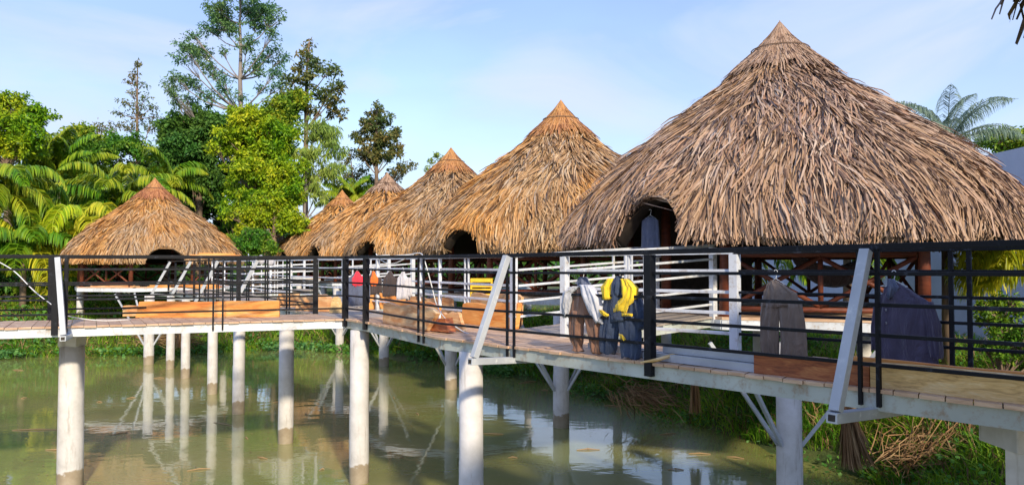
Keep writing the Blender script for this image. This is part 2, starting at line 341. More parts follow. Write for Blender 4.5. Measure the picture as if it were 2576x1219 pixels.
# ------------------------------------------------------------------ boardwalks
RZ = [1.08, 0.855, 0.625, 0.40, 0.18]
def V3(p, z=None): return Vector((p[0], p[1], (p[2] if len(p) > 2 else 0.0) if z is None else z))
def lerp(a, b, t): return Vector(a) * (1 - t) + Vector(b) * t
def deck(near, far, label, mat='plank', pw=0.17, name='boardwalk', beam_mat='beam', bh=0.13):
    near = [V3(p) for p in near]; far = [V3(p) for p in far]
    o = thing(name, near[0], label, 'boardwalk'); pl = MB(); bm_ = MB()
    for a0, a1, b0, b1 in zip(near[:-1], near[1:], far[:-1], far[1:]):
        L = max((a1 - a0).length, (b1 - b0).length); n = max(1, int(L / pw)); nd = (a0 - b0).normalized()
        for i in range(n):
            t0, t1 = i / n, (i + 1) / n - 0.008 / L * 1.0
            j0 = nd * random.uniform(0.0, 0.035); j1 = -nd * random.uniform(0, 0.03); zz = random.uniform(-0.004, 0.004)
            p = [lerp(a0, a1, t0) + j0, lerp(a0, a1, t1) + j0, lerp(b0, b1, t1) + j1, lerp(b0, b1, t0) + j1]
            for v in p: v.z += zz
            pl.prism([v - Vector((0, 0, 0.028)) for v in p], (0, 0, 0.028))
    dz = Vector((0, 0, -0.032 - bh / 2))
    for row, sgn in ((near, -1), (far, 1)):
        for k in range(len(row) - 1):
            other = far if row is near else near
            inn = (other[k] - row[k]).normalized() * 0.05
            bm_.frame(row[k] + dz + inn, row[k + 1] + dz + inn, 0.06, bh)
    for a0, a1, b0, b1 in zip(near[:-1], near[1:], far[:-1], far[1:]):
        n = max(1, int((a1 - a0).length / 1.3))
        for i in range(n):
            t = (i + 0.5) / n; p, q_ = lerp(a0, a1, t) + dz, lerp(b0, b1, t) + dz; d = (q_ - p).normalized() * 0.09
            bm_.frame(p + d, q_ - d, 0.05, bh - 0.02)
    pl.build('deck_planks', M[mat], o); bm_.build('edge_beam', M[beam_mat], o)
    return o
def railing(pts, posts, label, mat='black', name='railing', rz=RZ, top=(0.06, 0.045), bar=(0.028, 0.028), drop=0.13, group=None, skip_top=False):
    """pts: polyline of (x,y,z); posts: list of (segment, t, width, depth)"""
    pts = [V3(p) for p in pts]; o = thing(name, pts[0], label, 'railing', group)
    for i, z in enumerate(rz):
        if i == 0 and skip_top: continue
        b = MB(); w, h = top if i == 0 else bar
        for p, q_ in zip(pts[:-1], pts[1:]):
            e = (q_ - p).normalized() * 0.01
            b.frame(p + Vector((0, 0, z - (h / 2 if i == 0 else 0))) - e, q_ + Vector((0, 0, z - (h / 2 if i == 0 else 0))) + e, w, h)
        b.build('top_rail' if i == 0 else 'rail', M[mat], o, bevel=0.003)
    for s_, t, w in posts:
        p = lerp(pts[s_], pts[s_ + 1], t); d = (pts[s_ + 1] - pts[s_]).normalized()
        b = MB(); b.frame(p + Vector((0, 0, -drop)), p + Vector((0, 0, rz[0] - top[1] - 0.002)), w, w * 0.8 if w < 0.05 else w, up=d); b.build('post', M[mat], o, bevel=0.003)
    return o
E = (5.6, 2.15, 0.035); NR = (-0.15, 8.85, -0.02); K = (-0.95, 9.75, -0.02); C1 = (-2.395, 12.14, 0); C2 = (-2.88, 12.8, 0); Fp = (-12.6, 27.1, 0)
E_ = (6.6, 4.05, 0.03); R0 = (0.68, 9.6, 0); K_ = (0.05, 10.7, 0); C1_ = (-1.2, 12.75, 0); C2_ = (-1.7, 13.65, 0); Fp_ = (-11.3, 27.9, 0)
D0F = (-3.74, 14.1, 0); DN = (-14.0, 8.33, 0); DF = (-14.6, 9.75, 0)
deck([E, NR, K], [E_, R0, K_], 'main plank boardwalk crossing the right half of the photo under the hanging clothes')
deck([K, C1, C2], [K_, C1_, C2_], 'short middle stretch of boardwalk piled with split wood slabs')
deck([C2, Fp], [C2_, Fp_], 'long boardwalk stretch receding to the left hut past the white railings', 'plank_g')
deck([DN, C2], [DF, D0F], 'side boardwalk along the left carrying the long orange slab', 'plank', beam_mat='white')
def onB(px, far=False):
    """point of the main near (or far) edge seen at pixel column px"""
    a, b = (Vector(NR), Vector(E)) if not far else (Vector(R0), Vector(E_))
    k = (px - CX) / F
    t = (k * a.y - a.x) / ((b.x - a.x) - k * (b.y - a.y)); return t
tA = lambda px: onB(px)
def par(a, b, px):
    k = (px - CX) / F; return (k * a[1] - a[0]) / ((b[0] - a[0]) - k * (b[1] - a[1]))
railing([C1, K, NR, E], [(0, 0.0, 0.085), (0, par(C1, K, 1053), 0.03), (0, par(C1, K, 1066), 0.03), (2, par(NR, E, 1276), 0.03), (2, par(NR, E, 1293), 0.03),
        (2, par(NR, E, 1634), 0.085), (2, par(NR, E, 2160), 0.035), (2, par(NR, E, 2206), 0.038)],
        'tallest black railing, along the water side of the main boardwalk')
railing([C2, C1], [(0, 0, 0.085)], 'short black railing closing the corner beside the split slabs')
railing([C2, DN], [(0, par(C2, DN, 562), 0.035), (0, par(C2, DN, 538), 0.035), (0, par(C2, DN, 168), 0.05), (0, par(C2, DN, 141), 0.085), (0, 0.97, 0.06)],
        'black railing in front of the long orange slab on the left boardwalk')
railing([D0F, DF], [(0, 0.0, 0.09), (0, par(D0F, DF, 601), 0.08), (0, par(D0F, DF, 525), 0.035), (0, par(D0F, DF, 503), 0.035), (0, par(D0F, DF, 128), 0.06), (0, 0.97, 0.06)],
        'black railing behind the long orange slab on the left boardwalk')
Lc = (Vector(Fp) - Vector(D0F)).length
railing([D0F, Fp], [(0, t / 10 + e, 0.03) for t in range(1, 10) for e in (0, 0.012)] + [(0, 0.99, 0.06)], 'black railing receding along the left edge of the long boardwalk')
railing([C2_, Fp_], [(0, 0, 0.07)] + [(0, t / 9, 0.06) for t in range(1, 10)], 'white railing receding along the right edge of the long boardwalk', 'white')
railing([C2_, C1_, K_], [(0, 0.9, 0.05), (1, 0.35, 0.03), (1, 0.40, 0.03), (1, 0.98, 0.085)], 'white railing behind the pile of split slabs, hung with jackets', 'white', bar=(0.03, 0.035))
B5 = lerp(R0, E_, par(R0, E_, 1848))
railing([R0, B5], [(0, 0.0, 0.085), (0, par(R0, B5, 1581), 0.035), (0, par(R0, B5, 1622), 0.035), (0, 1.0, 0.095)], 'white railing between the branch walkway and the brown trousers', 'white', bar=(0.03, 0.035))
railing([B5, E_], [(0, par(B5, E_, 2391), 0.045), (0, par(B5, E_, 2437), 0.045)], 'black railing on the far side of the main boardwalk, hung with trousers and a shirt')
# outrigger struts
def strut(top, foot, inner, label):
    o = thing('outrigger_strut', foot, label, 'strut', 'grey steel struts propping the railings')
    top, foot, inner = Vector(top), Vector(foot), Vector(inner)
    b = MB(); b.frame(foot + Vector((0, 0, 0.04)), top, 0.075, 0.075, up=(foot - inner).normalized()); b.build('diagonal_bar', M['steel'], o, bevel=0.004)
    b = MB(); d = (foot - inner).normalized(); b.frame(inner, foot + d * 0.06, 0.08, 0.075); b.build('base_bar', M['steel'], o, bevel=0.004)
    b = MB(); b.frame(foot + d * 0.061, foot + d * 0.063, 0.05, 0.045); b.build('end_shade_plate', M['darkwood'], o)  # solid dark plate stands in for shade inside the hollow bar
t = par(NR, E, 2186); p = lerp(NR, E, t); nrm = Vector((-0.758, -0.652, 0))
strut(p + Vector((0, 0, 1.03)) + nrm * 0.05, p + nrm * 0.56 + Vector((0, 0, -0.14)), p - nrm * 0.5 + Vector((0, 0, -0.22)), 'thick grey steel diagonal strut nearest the camera, between the trousers and the purple shirt')
p = Vector((0.0, 8.68, 0))
strut(p + Vector((-0.02, -0.02, 1.03)) + nrm * 0.05, p + nrm * 0.56 + Vector((0, 0, -0.15)), p - nrm * 0.3 + Vector((0, 0, -0.20)), 'weathered white diagonal strut beside the middle wood slabs')
strut((-6.82, 11.10, 1.03), (-6.47, 10.70, -0.13), (-7.0, 11.9, -0.17), 'thin white nearly upright strut at the left boardwalk')

for k, px in enumerate((432, 484, 553, 653)):
    t = par(D0F, Fp, px); p = lerp(D0F, Fp, t); nn = Vector((-0.827, -0.562, 0))
    strut(p + Vector((0, 0, 1.03)) + nn * 0.05, p + nn * 0.62 + Vector((0, 0, -0.12)), p - nn * 0.3 + Vector((0, 0, -0.17)), ('farthest', 'second farthest', 'second nearest', 'nearest')[k] + ' of the four leaning white struts above the long orange slab')
# ------------------------------------------------------------------ piers
def pier(px, Z, D, label, top=-0.17, brace=None, block=None, sq=False, bl=0.75, bdrop=0.85, group='concrete piers of the boardwalks', X=None):
    X = (px - CX) * Z / F if X is None else X
    o = thing('concrete_pier', (X, Z, WATER), label, 'pier', group)
    n = 4 if sq else 14; b = MB()
    zs = [-3.6, -2.4, -1.55, -1.53, top if not block else block[2]]
    b.tube([(X + random.uniform(-.004, .004), Z, z) for z in zs], [D / 2 * k * (1.41 if sq else 1) for k in (1.0, 1.0, 0.985, 0.965, 0.95)], n)
    b.build('column', M['concrete'], o, smooth=not sq)
    if block:
        bx, bw, bz = block; b = MB(); b.frame((X + bx, Z - 0.02, bz - 0.0), (X + bx, Z - 0.02, top), bw, bw, up=(0, 1, 0)); b.build('cap_block', M['concrete'], o, bevel=0.01)
    if brace:
        for a in brace:
            a = math.radians(a); d = Vector((math.cos(a), math.sin(a), 0))
            b = MB(); c0 = Vector((X, Z, top - bdrop)) + d * (D / 2 - 0.01); c1 = Vector((X, Z, top + 0.02)) + d * (D / 2 + bl)
            b.frame(c0, c1, 0.05, 0.05); b.build('brace', M['steel'], o)
    return o
pier(186, 12.2, 0.39, 'wide pale round concrete pier at the far left under the side boardwalk', top=-0.17, block=(0.01, 0.30, -0.40))
pier(906, 12.55, 0.33, 'stained concrete pier under the corner where the boardwalks meet')
pier(1186, 9.45, 0.32, 'tall square concrete pier with a cracked groove beside the weathered white strut', sq=False)
for px, y, wd, lab in ((723, 1108, 0.31, 'brown stained round pier first behind the left boardwalk, left of the corner pier'), (604, 1036, 0.29, 'round white pier under the right end of the long orange slab'),
                       (538, 987, 0.28, 'round white pier below the pair of thin black posts'), (470, 948, 0.28, 'slim round cream pier between the two thinner far piers'),
                       (432, 925, 0.28, 'slim round white pier just right of the braced far left pier')):
    pier(px, 6789 / (y - 665), wd, lab)
BR = (20, 160, 200, 340, 60, 120)
pier(378, 27.3, 0.36, 'far left concrete pier fanned with steel braces in front of the left hut', brace=(0, 40, 180, 140), bl=1.1, bdrop=1.85)
BL = (35, 145, 215, 325)
pier(1980, 10.5, 0.36, 'big white braced pier in front of the dry hanging frond', brace=(190, 215, 330), bl=1.0, bdrop=1.42)
pier(1411, 16.8, 0.37, 'braced grey pier standing in open water below the hanging overalls', brace=BL + (180,), bl=1.1, bdrop=1.72)
pier(1135, 21.9, 0.365, 'braced pier in the water just left of the cracked pier', brace=BL, bl=1.15, bdrop=1.85)
pier(967, 26.9, 0.36, 'braced pier between the corner pier and the creeper covered shore', brace=BL, bl=1.15, bdrop=1.85)
pier(856, 31.2, 0.35, 'farthest braced pier in the middle, seen left of the corner pier', brace=BL, bl=1.15, bdrop=1.85)
pier(0, 5.55, 0.52, 'massive square concrete pier with a pale cap block at the right edge', top=-0.14, block=(-0.20, 0.44, -0.42), sq=True, X=4.02)

# ------------------------------------------------------------------ thatched huts
PROF_T = [(0, 0), (0.03, 0.055), (0.12, 0.155), (0.20, 0.22), (0.30, 0.31), (0.41, 0.395), (0.49, 0.46), (0.58, 0.53), (0.70, 0.62), (0.80, 0.71), (0.88, 0.79), (0.945, 0.87), (0.985, 0.95), (1.0, 1.0)]
def make_roof(o, cx, cy, R, zap, zev, arch, nb, mat, bw, seed=0, aw=0.15, ah=0.62, n_side=8, rot=0.0, cap_mat=None, blen=(0.45, 0.95), jag=0.05):
    pr = np.array([p[0] for p in PROF_T]) * R; pz = zap - np.array([p[1] for p in PROF_T]) * (zap - zev)
    ds = np.hypot(np.diff(pr), np.diff(pz)); s = np.concatenate([[0], np.cumsum(ds)]); ST = s[-1]
    def surf(sv, a):
        sv = np.asarray(sv); over = np.maximum(sv - ST, 0); r = np.interp(sv, s, pr) + over * 0.10; z = np.interp(sv, s, pz) - over * 0.99
        w = 2 * PI / n_side; m_ = np.mod(a - rot, w) - w / 2
        poly = math.cos(w / 2) / np.cos(m_); k = 0.55 * np.clip(r / R * 1.4, 0, 1)
        lump = 1 + 0.012 * np.sin(a * 9 + z * 2 + seed) + 0.01 * np.sin(a * 17 + z * 5 + seed * 2)
        r = r * (1 - k + k * poly / 0.96) * lump
        return np.stack([cx + r * np.cos(a), cy + r * np.sin(a), z], -1)
    def smax(a):
        out = np.full(np.shape(a), ST)
        if arch is not None:
            u = np.mod(a - arch + PI, 2 * PI) - PI; k = np.clip(1 - (u / aw) ** 2, 0, 1) ** 0.5
            out = ST - ah * k
        return out
    def nrm(sv, a):
        e = 1e-2; p = surf(sv, a); du = surf(sv + e, a) - p; dv = surf(sv, a + e) - p
        n = unit(np.cross(du, dv)); n = np.where(n[..., 2:3] < 0, -n, n)
        rad = np.stack([np.cos(a), np.sin(a), np.zeros_like(a)], -1)
        return unit(n * 1.0 + rad * 0.25)
    # solid shell, outer and inner skins
    na, ns = 144, 22; A = np.linspace(0, 2 * PI, na, endpoint=False)
    T = np.linspace(0, 1, ns); AA, TT = np.meshgrid(A, T, indexing='ij'); SS = TT * (smax(AA) - 0.10)
    outer = surf(SS, AA) - nrm(SS, AA) * 0.015
    inner = outer.copy(); inner[..., :2] = np.array([cx, cy]) + (outer[..., :2] - np.array([cx, cy])) * 0.95; inner[..., 2] -= 0.14
    Vv = np.concatenate([outer.reshape(-1, 3), inner.reshape(-1, 3)]); i = np.arange(na)[:, None]; j = np.arange(ns - 1)[None, :]
    i2 = (i + 1) % na; O = na * ns
    f1 = np.stack(np.broadcast_arrays(i * ns + j, i * ns + j + 1, i2 * ns + j + 1, i2 * ns + j), -1).reshape(-1)
    f2 = np.stack(np.broadcast_arrays(O + i * ns + j, O + i2 * ns + j, O + i2 * ns + j + 1, O + i * ns + j + 1), -1).reshape(-1)
    ii = np.arange(na); e1 = ns - 1
    f3 = np.stack([ii * ns + e1, O + ii * ns + e1, O + ((ii + 1) % na) * ns + e1, ((ii + 1) % na) * ns + e1], -1).reshape(-1)
    nf = (len(f1) + len(f2) + len(f3)) // 4
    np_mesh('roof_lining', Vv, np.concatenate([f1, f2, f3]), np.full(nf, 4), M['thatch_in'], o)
    # layered leaf blades
    rr = np.sqrt(RNG.uniform(0.006, 1, nb)); sb = np.interp(rr * R, pr, s); sb = np.where(RNG.random(nb) < 0.25, RNG.uniform(ST * 0.55, ST, nb), sb)
    a = RNG.uniform(0, 2 * PI, nb)
    w = 2 * PI / n_side; m_ = (np.mod(a - rot, w) - w / 2) / (w / 2)
    # bundles: neighbouring blades share a lean
    bund = np.sin(np.floor(a * 17) * 12.99 + np.floor(sb * 2.2) * 78.2) * 0.16
    flow = 0.20 * np.sin(a * 5 + sb * 1.9 + seed) + 0.15 * np.sin(a * 13 - sb * 2.7 + seed * 3)
    jit = RNG.normal(0, 0.09, nb) + bund * 0.5 + flow + m_ * -0.12 + (RNG.random(nb) < 0.08) * RNG.normal(0, 0.3, nb)
    L = RNG.uniform(blen[0], blen[1], nb) * np.clip(sb / ST * 2, 0.45, 1)
    sm = smax(a) + RNG.normal(0, jag, nb) + 0.03
    end = np.minimum(sb + L, sm); st0 = np.maximum(end - L, 0.02); L = end - st0
    tipk = np.clip(sb / 2.4, 0.12, 1); lift0 = RNG.uniform(-0.03, 0.03, nb) * tipk; lift1 = (RNG.uniform(-0.01, 0.13, nb) + (RNG.random(nb) < 0.06) * 0.09) * tipk
    kk = 4; C = np.zeros((nb, kk, 3)); curl = RNG.normal(0, 0.10, nb)
    for q_ in range(kk):
        f = q_ / (kk - 1); sv = st0 + L * f; r_ = np.maximum(np.interp(sv, s, pr), 0.35)
        aq = a + (np.tan(jit) * L * f + curl * L * f * f) / r_
        over = np.maximum(sv - smax(aq), 0); sv2 = np.minimum(sv, smax(aq) + 0.09)
        p = surf(sv2, aq); n_ = nrm(sv2, aq); lift = lift0 + (lift1 - lift0) * (1 - (1 - f) ** 2) * (1.0)
        C[:, q_] = p + n_ * lift[:, None]
    T_ = unit(C[:, -1] - C[:, 0]); n_ = nrm((st0 + end) / 2, a); side = unit(np.cross(T_, n_)); up = np.cross(side, T_)
    tw = RNG.normal(0, 0.5, nb)[:, None]; side = side * np.cos(tw) + up * np.sin(tw)
    Sd = np.repeat(side[:, None, :], kk, 1)
    W0 = RNG.uniform(0.6, 1.4, nb) * bw; Wd = np.stack([W0 * 0.55, W0, W0 * 0.9, W0 * RNG.uniform(0.15, 0.8, nb)], 1)
    roof = blades_mesh('thatch_roof', M[mat], o, C, Sd, Wd)
    # binding ring and fine pointed cap
    nc = max(700, nb // 9); a = RNG.uniform(0, 2 * PI, nc); st0 = RNG.uniform(0.0, 1.0, nc) ** 1.5 * 0.9; L = RNG.uniform(0.4, 0.8, nc) * R / 4
    C = np.zeros((nc, 3, 3))
    for q_ in range(3):
        f = q_ / 2; sv = st0 + L * f; aq = a + RNG.normal(0, 0.02, nc) * f; C[:, q_] = surf(sv, aq) + nrm(sv, aq) * ((0.02 + 0.045 * np.clip(sv / 0.9, 0, 1))[:, None] + 0.03 * RNG.random((nc, 1)) * f)
    C[:, :, 2] += 0.02
    T_ = unit(C[:, -1] - C[:, 0]); n_ = nrm(st0 + 0.3, a); side = unit(np.cross(T_, n_) + RNG.normal(0, 0.25, (nc, 3)))
    Wd = np.stack([np.full(nc, bw * 0.35), np.full(nc, bw * 0.9), np.full(nc, bw * 0.5)], 1)
    blades_mesh('roof_cap', M[cap_mat or mat], o, C, np.repeat(side[:, None, :], 3, 1), Wd)
    b = MB(); ring = [Vector(surf(0.72 * R / 4, np.array(t_))) + Vector(nrm(0.72 * R / 4, np.array(t_))) * 0.12 for t_ in np.linspace(0, 2 * PI, 49)]
    b.tube(ring, 0.011, 5, cap=False); b.build('binding_ring', M['rope'], o)
    b = MB(); b.tube([(cx, cy, zap - 0.25), (cx, cy, zap + 0.06)], [0.05, 0.006], 6); b.build('roof_tip', M[cap_mat or mat], o)
def hut(label, cx, cy, R, zap, zev, arch_deg, nb, mat, bw, seed, fz=0.16, prot=0.0, prad=3.5, pc=None, lod=0, cap_mat=None, aw=0.15, ah=0.62, open_side=None, blen=(0.45, 0.95), corners=None, skip=()):
    pcx, pcy = pc or (cx, cy)
    o = thing('thatched_hut', (pcx, pcy, fz), label, 'thatched hut', 'round thatched huts around the pond')
    make_roof(o, cx, cy, R, zap, zev, math.radians(arch_deg), nb, mat, bw, seed, cap_mat=cap_mat, aw=aw, ah=ah, rot=math.radians(prot), blen=blen)
    cor = [Vector((pcx + prad * math.cos(math.radians(prot + 45 * k)), pcy + prad * math.sin(math.radians(prot + 45 * k)), fz)) for k in range(8)] if corners is None else [Vector((x, y, fz)) for x, y in corners]
    b = MB(); b.prism([c - Vector((0, 0, 0.04)) for c in cor], (0, 0, 0.04)); b.build('floor', M['plank'], o)
    b = MB()
    for k in range(8):
        p, q_ = cor[k], cor[(k + 1) % 8]; b.frame(p + Vector((0, 0, -0.115)), q_ + Vector((0, 0, -0.115)), 0.06, 0.14)
    b.build('rim_beam', M['white'], o)
    ctr = Vector((pcx, pcy, fz)) if corners is None else Vector((4.9, 13.5, fz))
    for k in range(8):
        p = ctr + (cor[k] - ctr) * 0.955; b = MB(); rr = 0.085
        b.tube([p, p + Vector((0.01, 0.01, 0.9)), p + Vector((0, 0, 1.75))], [rr, rr * 0.93, rr * 0.85], 10); b.build('post', M['log'], o, smooth=True)
        g = float(ground_z(p.x, p.y))
        if g < -2.2: continue
        b = MB(); b.tube([(p.x * .98 + pcx * .02, p.y * .98 + pcy * .02, min(g, -1.0) - 0.5), (p.x * .98 + pcx * .02, p.y * .98 + pcy * .02, fz - 0.19)], 0.14, 10); b.build('support_pier', M['concrete'], o, smooth=True)
    for k in range(8):
        ang = (prot + 45 * k + 22.5) % 360; da = abs((ang - arch_deg + 180) % 360 - 180)
        p = ctr + (cor[k] - ctr) * 0.95; q_ = ctr + (cor[(k + 1) % 8] - ctr) * 0.95
        if (corners is None and da < 24) or k in skip: continue
        e = (q_ - p).normalized() * 0.08; p2, q2 = p + e, q_ - e; b = MB(); Zv = lambda z: Vector((0, 0, z))
        b.tube([p2 + Zv(0.92), q2 + Zv(0.92)], 0.045, 7); b.tube([p2 + Zv(0.12), q2 + Zv(0.12)], 0.04, 7)
        h = lerp(p2, q2, 0.5); b.tube([h + Zv(0.14), h + Zv(0.90)], 0.038, 7)
        for u, v in ((p2, h), (h, q2)):
            b.tube([u + Zv(0.16), v + Zv(0.88)], 0.035, 7); b.tube([u + Zv(0.88), v + Zv(0.16)], 0.035, 7)
        b.build('log_railing', M['log'], o, smooth=True)
    return o, cor
h1, cor1 = hut('largest thatched hut with a grey brown roof and dark arched doorway, nearest on the right', 4.97, 13.6, 3.93, 5.40, 1.27, 220.5, 50000, 'thatch_a', 0.026, 1, prot=231.6 - 225, pc=(5.2, 13.5), aw=0.175, ah=0.80, blen=(0.45, 1.05), corners=[(2.45, 12.25), (3.1, 10.95), (5.75, 10.1), (7.5, 13.4), (7.4, 15.4), (5.6, 16.9), (3.4, 16.6), (2.2, 14.6)], skip=(0,))
hut('second hut from the right, orange tipped thatch with a narrow dark doorway', 1.37, 20.6, 3.9, 5.5, 1.25, 226, 32000, 'thatch_b', 0.031, 2, prot=6, prad=3.2, cap_mat='thatch_r')
hut('third hut from the right in the row, pointed tip below the second roof', -2.36, 28.5, 3.95, 5.42, 1.25, 226, 24000, 'thatch_b', 0.033, 3, prot=6, prad=3.2, cap_mat='thatch_r')
hut('fourth hut of the row with a two tone pale and purple brown tip', -6.1, 36.0, 4.1, 5.40, 1.25, 226, 15000, 'thatch_c', 0.042, 4, cap_mat='thatch_a', prot=6, prad=3.2)
hut('farthest hut of the row, left of the others and beside the green bush', -10.25, 44.5, 3.95, 5.40, 1.2, 226, 12000, 'thatch_c', 0.048, 5, cap_mat='thatch_r', prot=6, prad=3.2)
hut('golden thatched hut standing alone on the left in front of the palms', -15.5, 32.0, 3.5, 4.66, 1.02, 303, 26000, 'thatch_c', 0.033, 6, cap_mat='thatch_r', fz=0.05, prot=10, prad=3.1, aw=0.21, ah=0.70)

# branch walkways to the huts
def branch(L0, R0_, L1, R1, z1, label, rail_l, rail_r):
    L0, R0_ = V3(L0, 0.0), V3(R0_, 0.0); L1, R1 = V3(L1, z1), V3(R1, z1)
    deck([R0_, R1], [L0, L1], label, 'plank_g', name='branch_walkway')
    railing([L0, L1], [(0, 0.33, 0.035), (0, 0.66, 0.035), (0, 1, 0.07)], rail_l, 'white', bar=(0.028, 0.032))
    railing([R0_, R1], [(0, 0.36, 0.035), (0, 0.40, 0.035), (0, 1, 0.085)], rail_r, 'white', bar=(0.028, 0.032))
branch((0.10, 10.74), (0.74, 9.64), (2.38, 12.2), (3.02, 11.12), 0.16, 'branch walkway sloping up to the largest hut', 'white railing on the left side of the ramp to the largest hut', 'white railing on the right side of the ramp to the largest hut')
nC = Vector((0.827, 0.562, 0)); dC = Vector((-0.562, 0.827, 0))
for s0, L, a_, nm in ((3.2, 1.4, 'second hut', 1), (12.0, 2.2, 'third hut', 2)):
    p = Vector(C2_) + (Vector(Fp_) - Vector(C2_)).normalized() * s0 + nC * 0.04
    q_ = p + dC * 1.3
    branch(q_, p, q_ + nC * L, p + nC * L, 0.1, 'short branch walkway leading to the %s of the row' % a_, 'white railing left of the branch to the %s' % a_, 'white railing right of the branch to the %s' % a_)

# ------------------------------------------------------------------ boundary wall
wl = MB(); wl.frame((12.6, 4, 1.3), (11.6, 62, 1.3), 0.2, 4.9); tag(wl.build('boundary_wall', M['plaster']), 'tall plain grey blue plastered wall behind the largest hut on the right', 'wall')
# roof over the photographer: its corner hangs into the top right
ro = thing('thatched_roof', (6.3, 1.0, 0), 'dark thatch eave corner hanging in at the top right edge', 'thatched roof')
make_roof(ro, 6.0, 0.6, 4.66, 4.6, 2.26, None, 9000, 'thatch_dark', 0.05, 9, rot=0.3, jag=0.15)
for k in range(6):
    a = math.radians(20 + 60 * k); b = MB(); b.tube([(6.0 + 2.6 * math.cos(a), 0.6 + 2.6 * math.sin(a), -3.2), (6.0 + 2.6 * math.cos(a), 0.6 + 2.6 * math.sin(a), 2.9)], 0.1, 8)
    if not (a > 1 and a < 3.3): b.build('post', M['log'], ro)

# ------------------------------------------------------------------ trees
def tube_branch(b, p0, p1, r0, r1, sag=0.0, n=5, seg=6):
    p0, p1 = Vector(p0), Vector(p1); L = (p1 - p0).length; pts = []; rad = []
    jx = Vector((random.uniform(-1, 1), random.uniform(-1, 1), random.uniform(-.3, .3))) * L * 0.06
    for i in range(n):
        t = i / (n - 1); p = p0.lerp(p1, t); p += jx * math.sin(t * PI); p.z += sag * math.sin(t * PI) * L
        pts.append(p); rad.append(r0 * (1 - t) + r1 * t)
    b.tube(pts, rad, seg, cap=False); return pts
def clump_leaves(c, rx, rz, n, shell=0.5, droop=0.3):
    d = unit(RNG.normal(size=(n, 3))); r = RNG.uniform(0, 1, n) ** (1 - shell * 0.7)
    P = np.array(c) + d * r[:, None] * np.array([rx, rx, rz]); D = d * 0.7 + RNG.normal(0, 0.6, (n, 3)); D[:, 2] -= droop + 0.15
    return P, D
def tree(name, label, cat, base, trunk, clumps, mat, bark, leaf, width, dens, r0=0.2, shell=0.5, droop=0.3, group=None, sag=-0.08, twigs=3):
    """trunk: list of points; clumps: (centre, rx, rz) ; every clump gets a limb from the trunk"""
    o = thing(name, base, label, cat, group); b = MB(); tp = [Vector(p) for p in trunk]; n = len(tp)
    b.tube(tp, [r0 * (1 - 0.85 * i / (n - 1)) for i in range(n)], 8)
    P = []; D = []
    for c, rx, rz in clumps:
        c = Vector(c); cand = [p for p in tp if p.z < c.z - 0.15 * rz - 0.1] or [tp[0]]
        hd = (Vector((c.x, c.y, 0)) - Vector((tp[-1].x, tp[-1].y, 0))).length
        src = min(cand, key=lambda p: abs((c.z - p.z) - 0.9 * hd)); i_ = tp.index(src); rr = r0 * (1 - 0.85 * i_ / (n - 1))
        pts = tube_branch(b, src, c, min(rr * 0.5, 0.025 + 0.013 * (c - src).length), 0.015, sag)
        # the clump is made of sprays so its outline is ragged and the sky shows through
        ns = max(3, int(7 * twigs)); per = max(6, int(dens * 2.6 * rx * rx * rz / ns))
        for k in range(ns):
            dd = Vector(unit(RNG.normal(size=3))); sc = random.uniform(0.3, 1.15); e = c + Vector((dd.x * rx, dd.y * rx, dd.z * rz)) * sc
            if k < 5 * twigs // 2: tube_branch(b, pts[-2], e, 0.02, 0.008, 0.0, 3, 4)
            kf = random.uniform(0.22, 0.5); p_, d_ = clump_leaves(e, rx * kf, max(rz, rx * 0.9) * kf * random.uniform(0.7, 1.1), int(per * (0.4 + 4.5 * kf * kf)), 0.0, droop); P.append(p_); D.append(d_)
    P = np.concatenate(P); D = np.concatenate(D); n_ = len(P)
    b.build('trunk', M[bark], o, smooth=True)
    leaves('crown', M[mat], o, P, D, RNG.uniform(0.7, 1.5, n_) * leaf * 0.9, RNG.uniform(0.7, 1.2, n_) * width)
    return o
def px_tree(name, label, cat, Z, px0, trunk_px, clumps_px, mat, bark, leaf, width, dens, depth=0.7, gz=-1.0, **k):
    base = at(px0, 700, Z); base.z = gz
    tr = [base] + [at(x, y, Z) for x, y in trunk_px]
    cl = []
    for x, y, rx, rz in clumps_px:
        R_ = rx * Z / F; sp = max(abs(x - trunk_px[-1][0]) * Z / F * depth, R_)
        c = at(x, y, Z + random.uniform(-1, 1) * sp); cl.append((c, R_, rz * Z / F))
    return tree(name, label, cat, base, tr, cl, mat, bark, leaf, width, dens, **k)
def ell(cx, cy, rx, ry, n, sr, jitter=0.5):
    out = []
    for i in range(n):
        a = random.uniform(0, 2 * PI); r = math.sqrt(random.uniform(0.02, 1)); s_ = sr * random.uniform(1 - jitter, 1 + jitter)
        out.append((cx + math.cos(a) * r * rx, cy + math.sin(a) * r * ry, s_, s_ * 0.8))
    return out
TG = 'trees behind the huts'
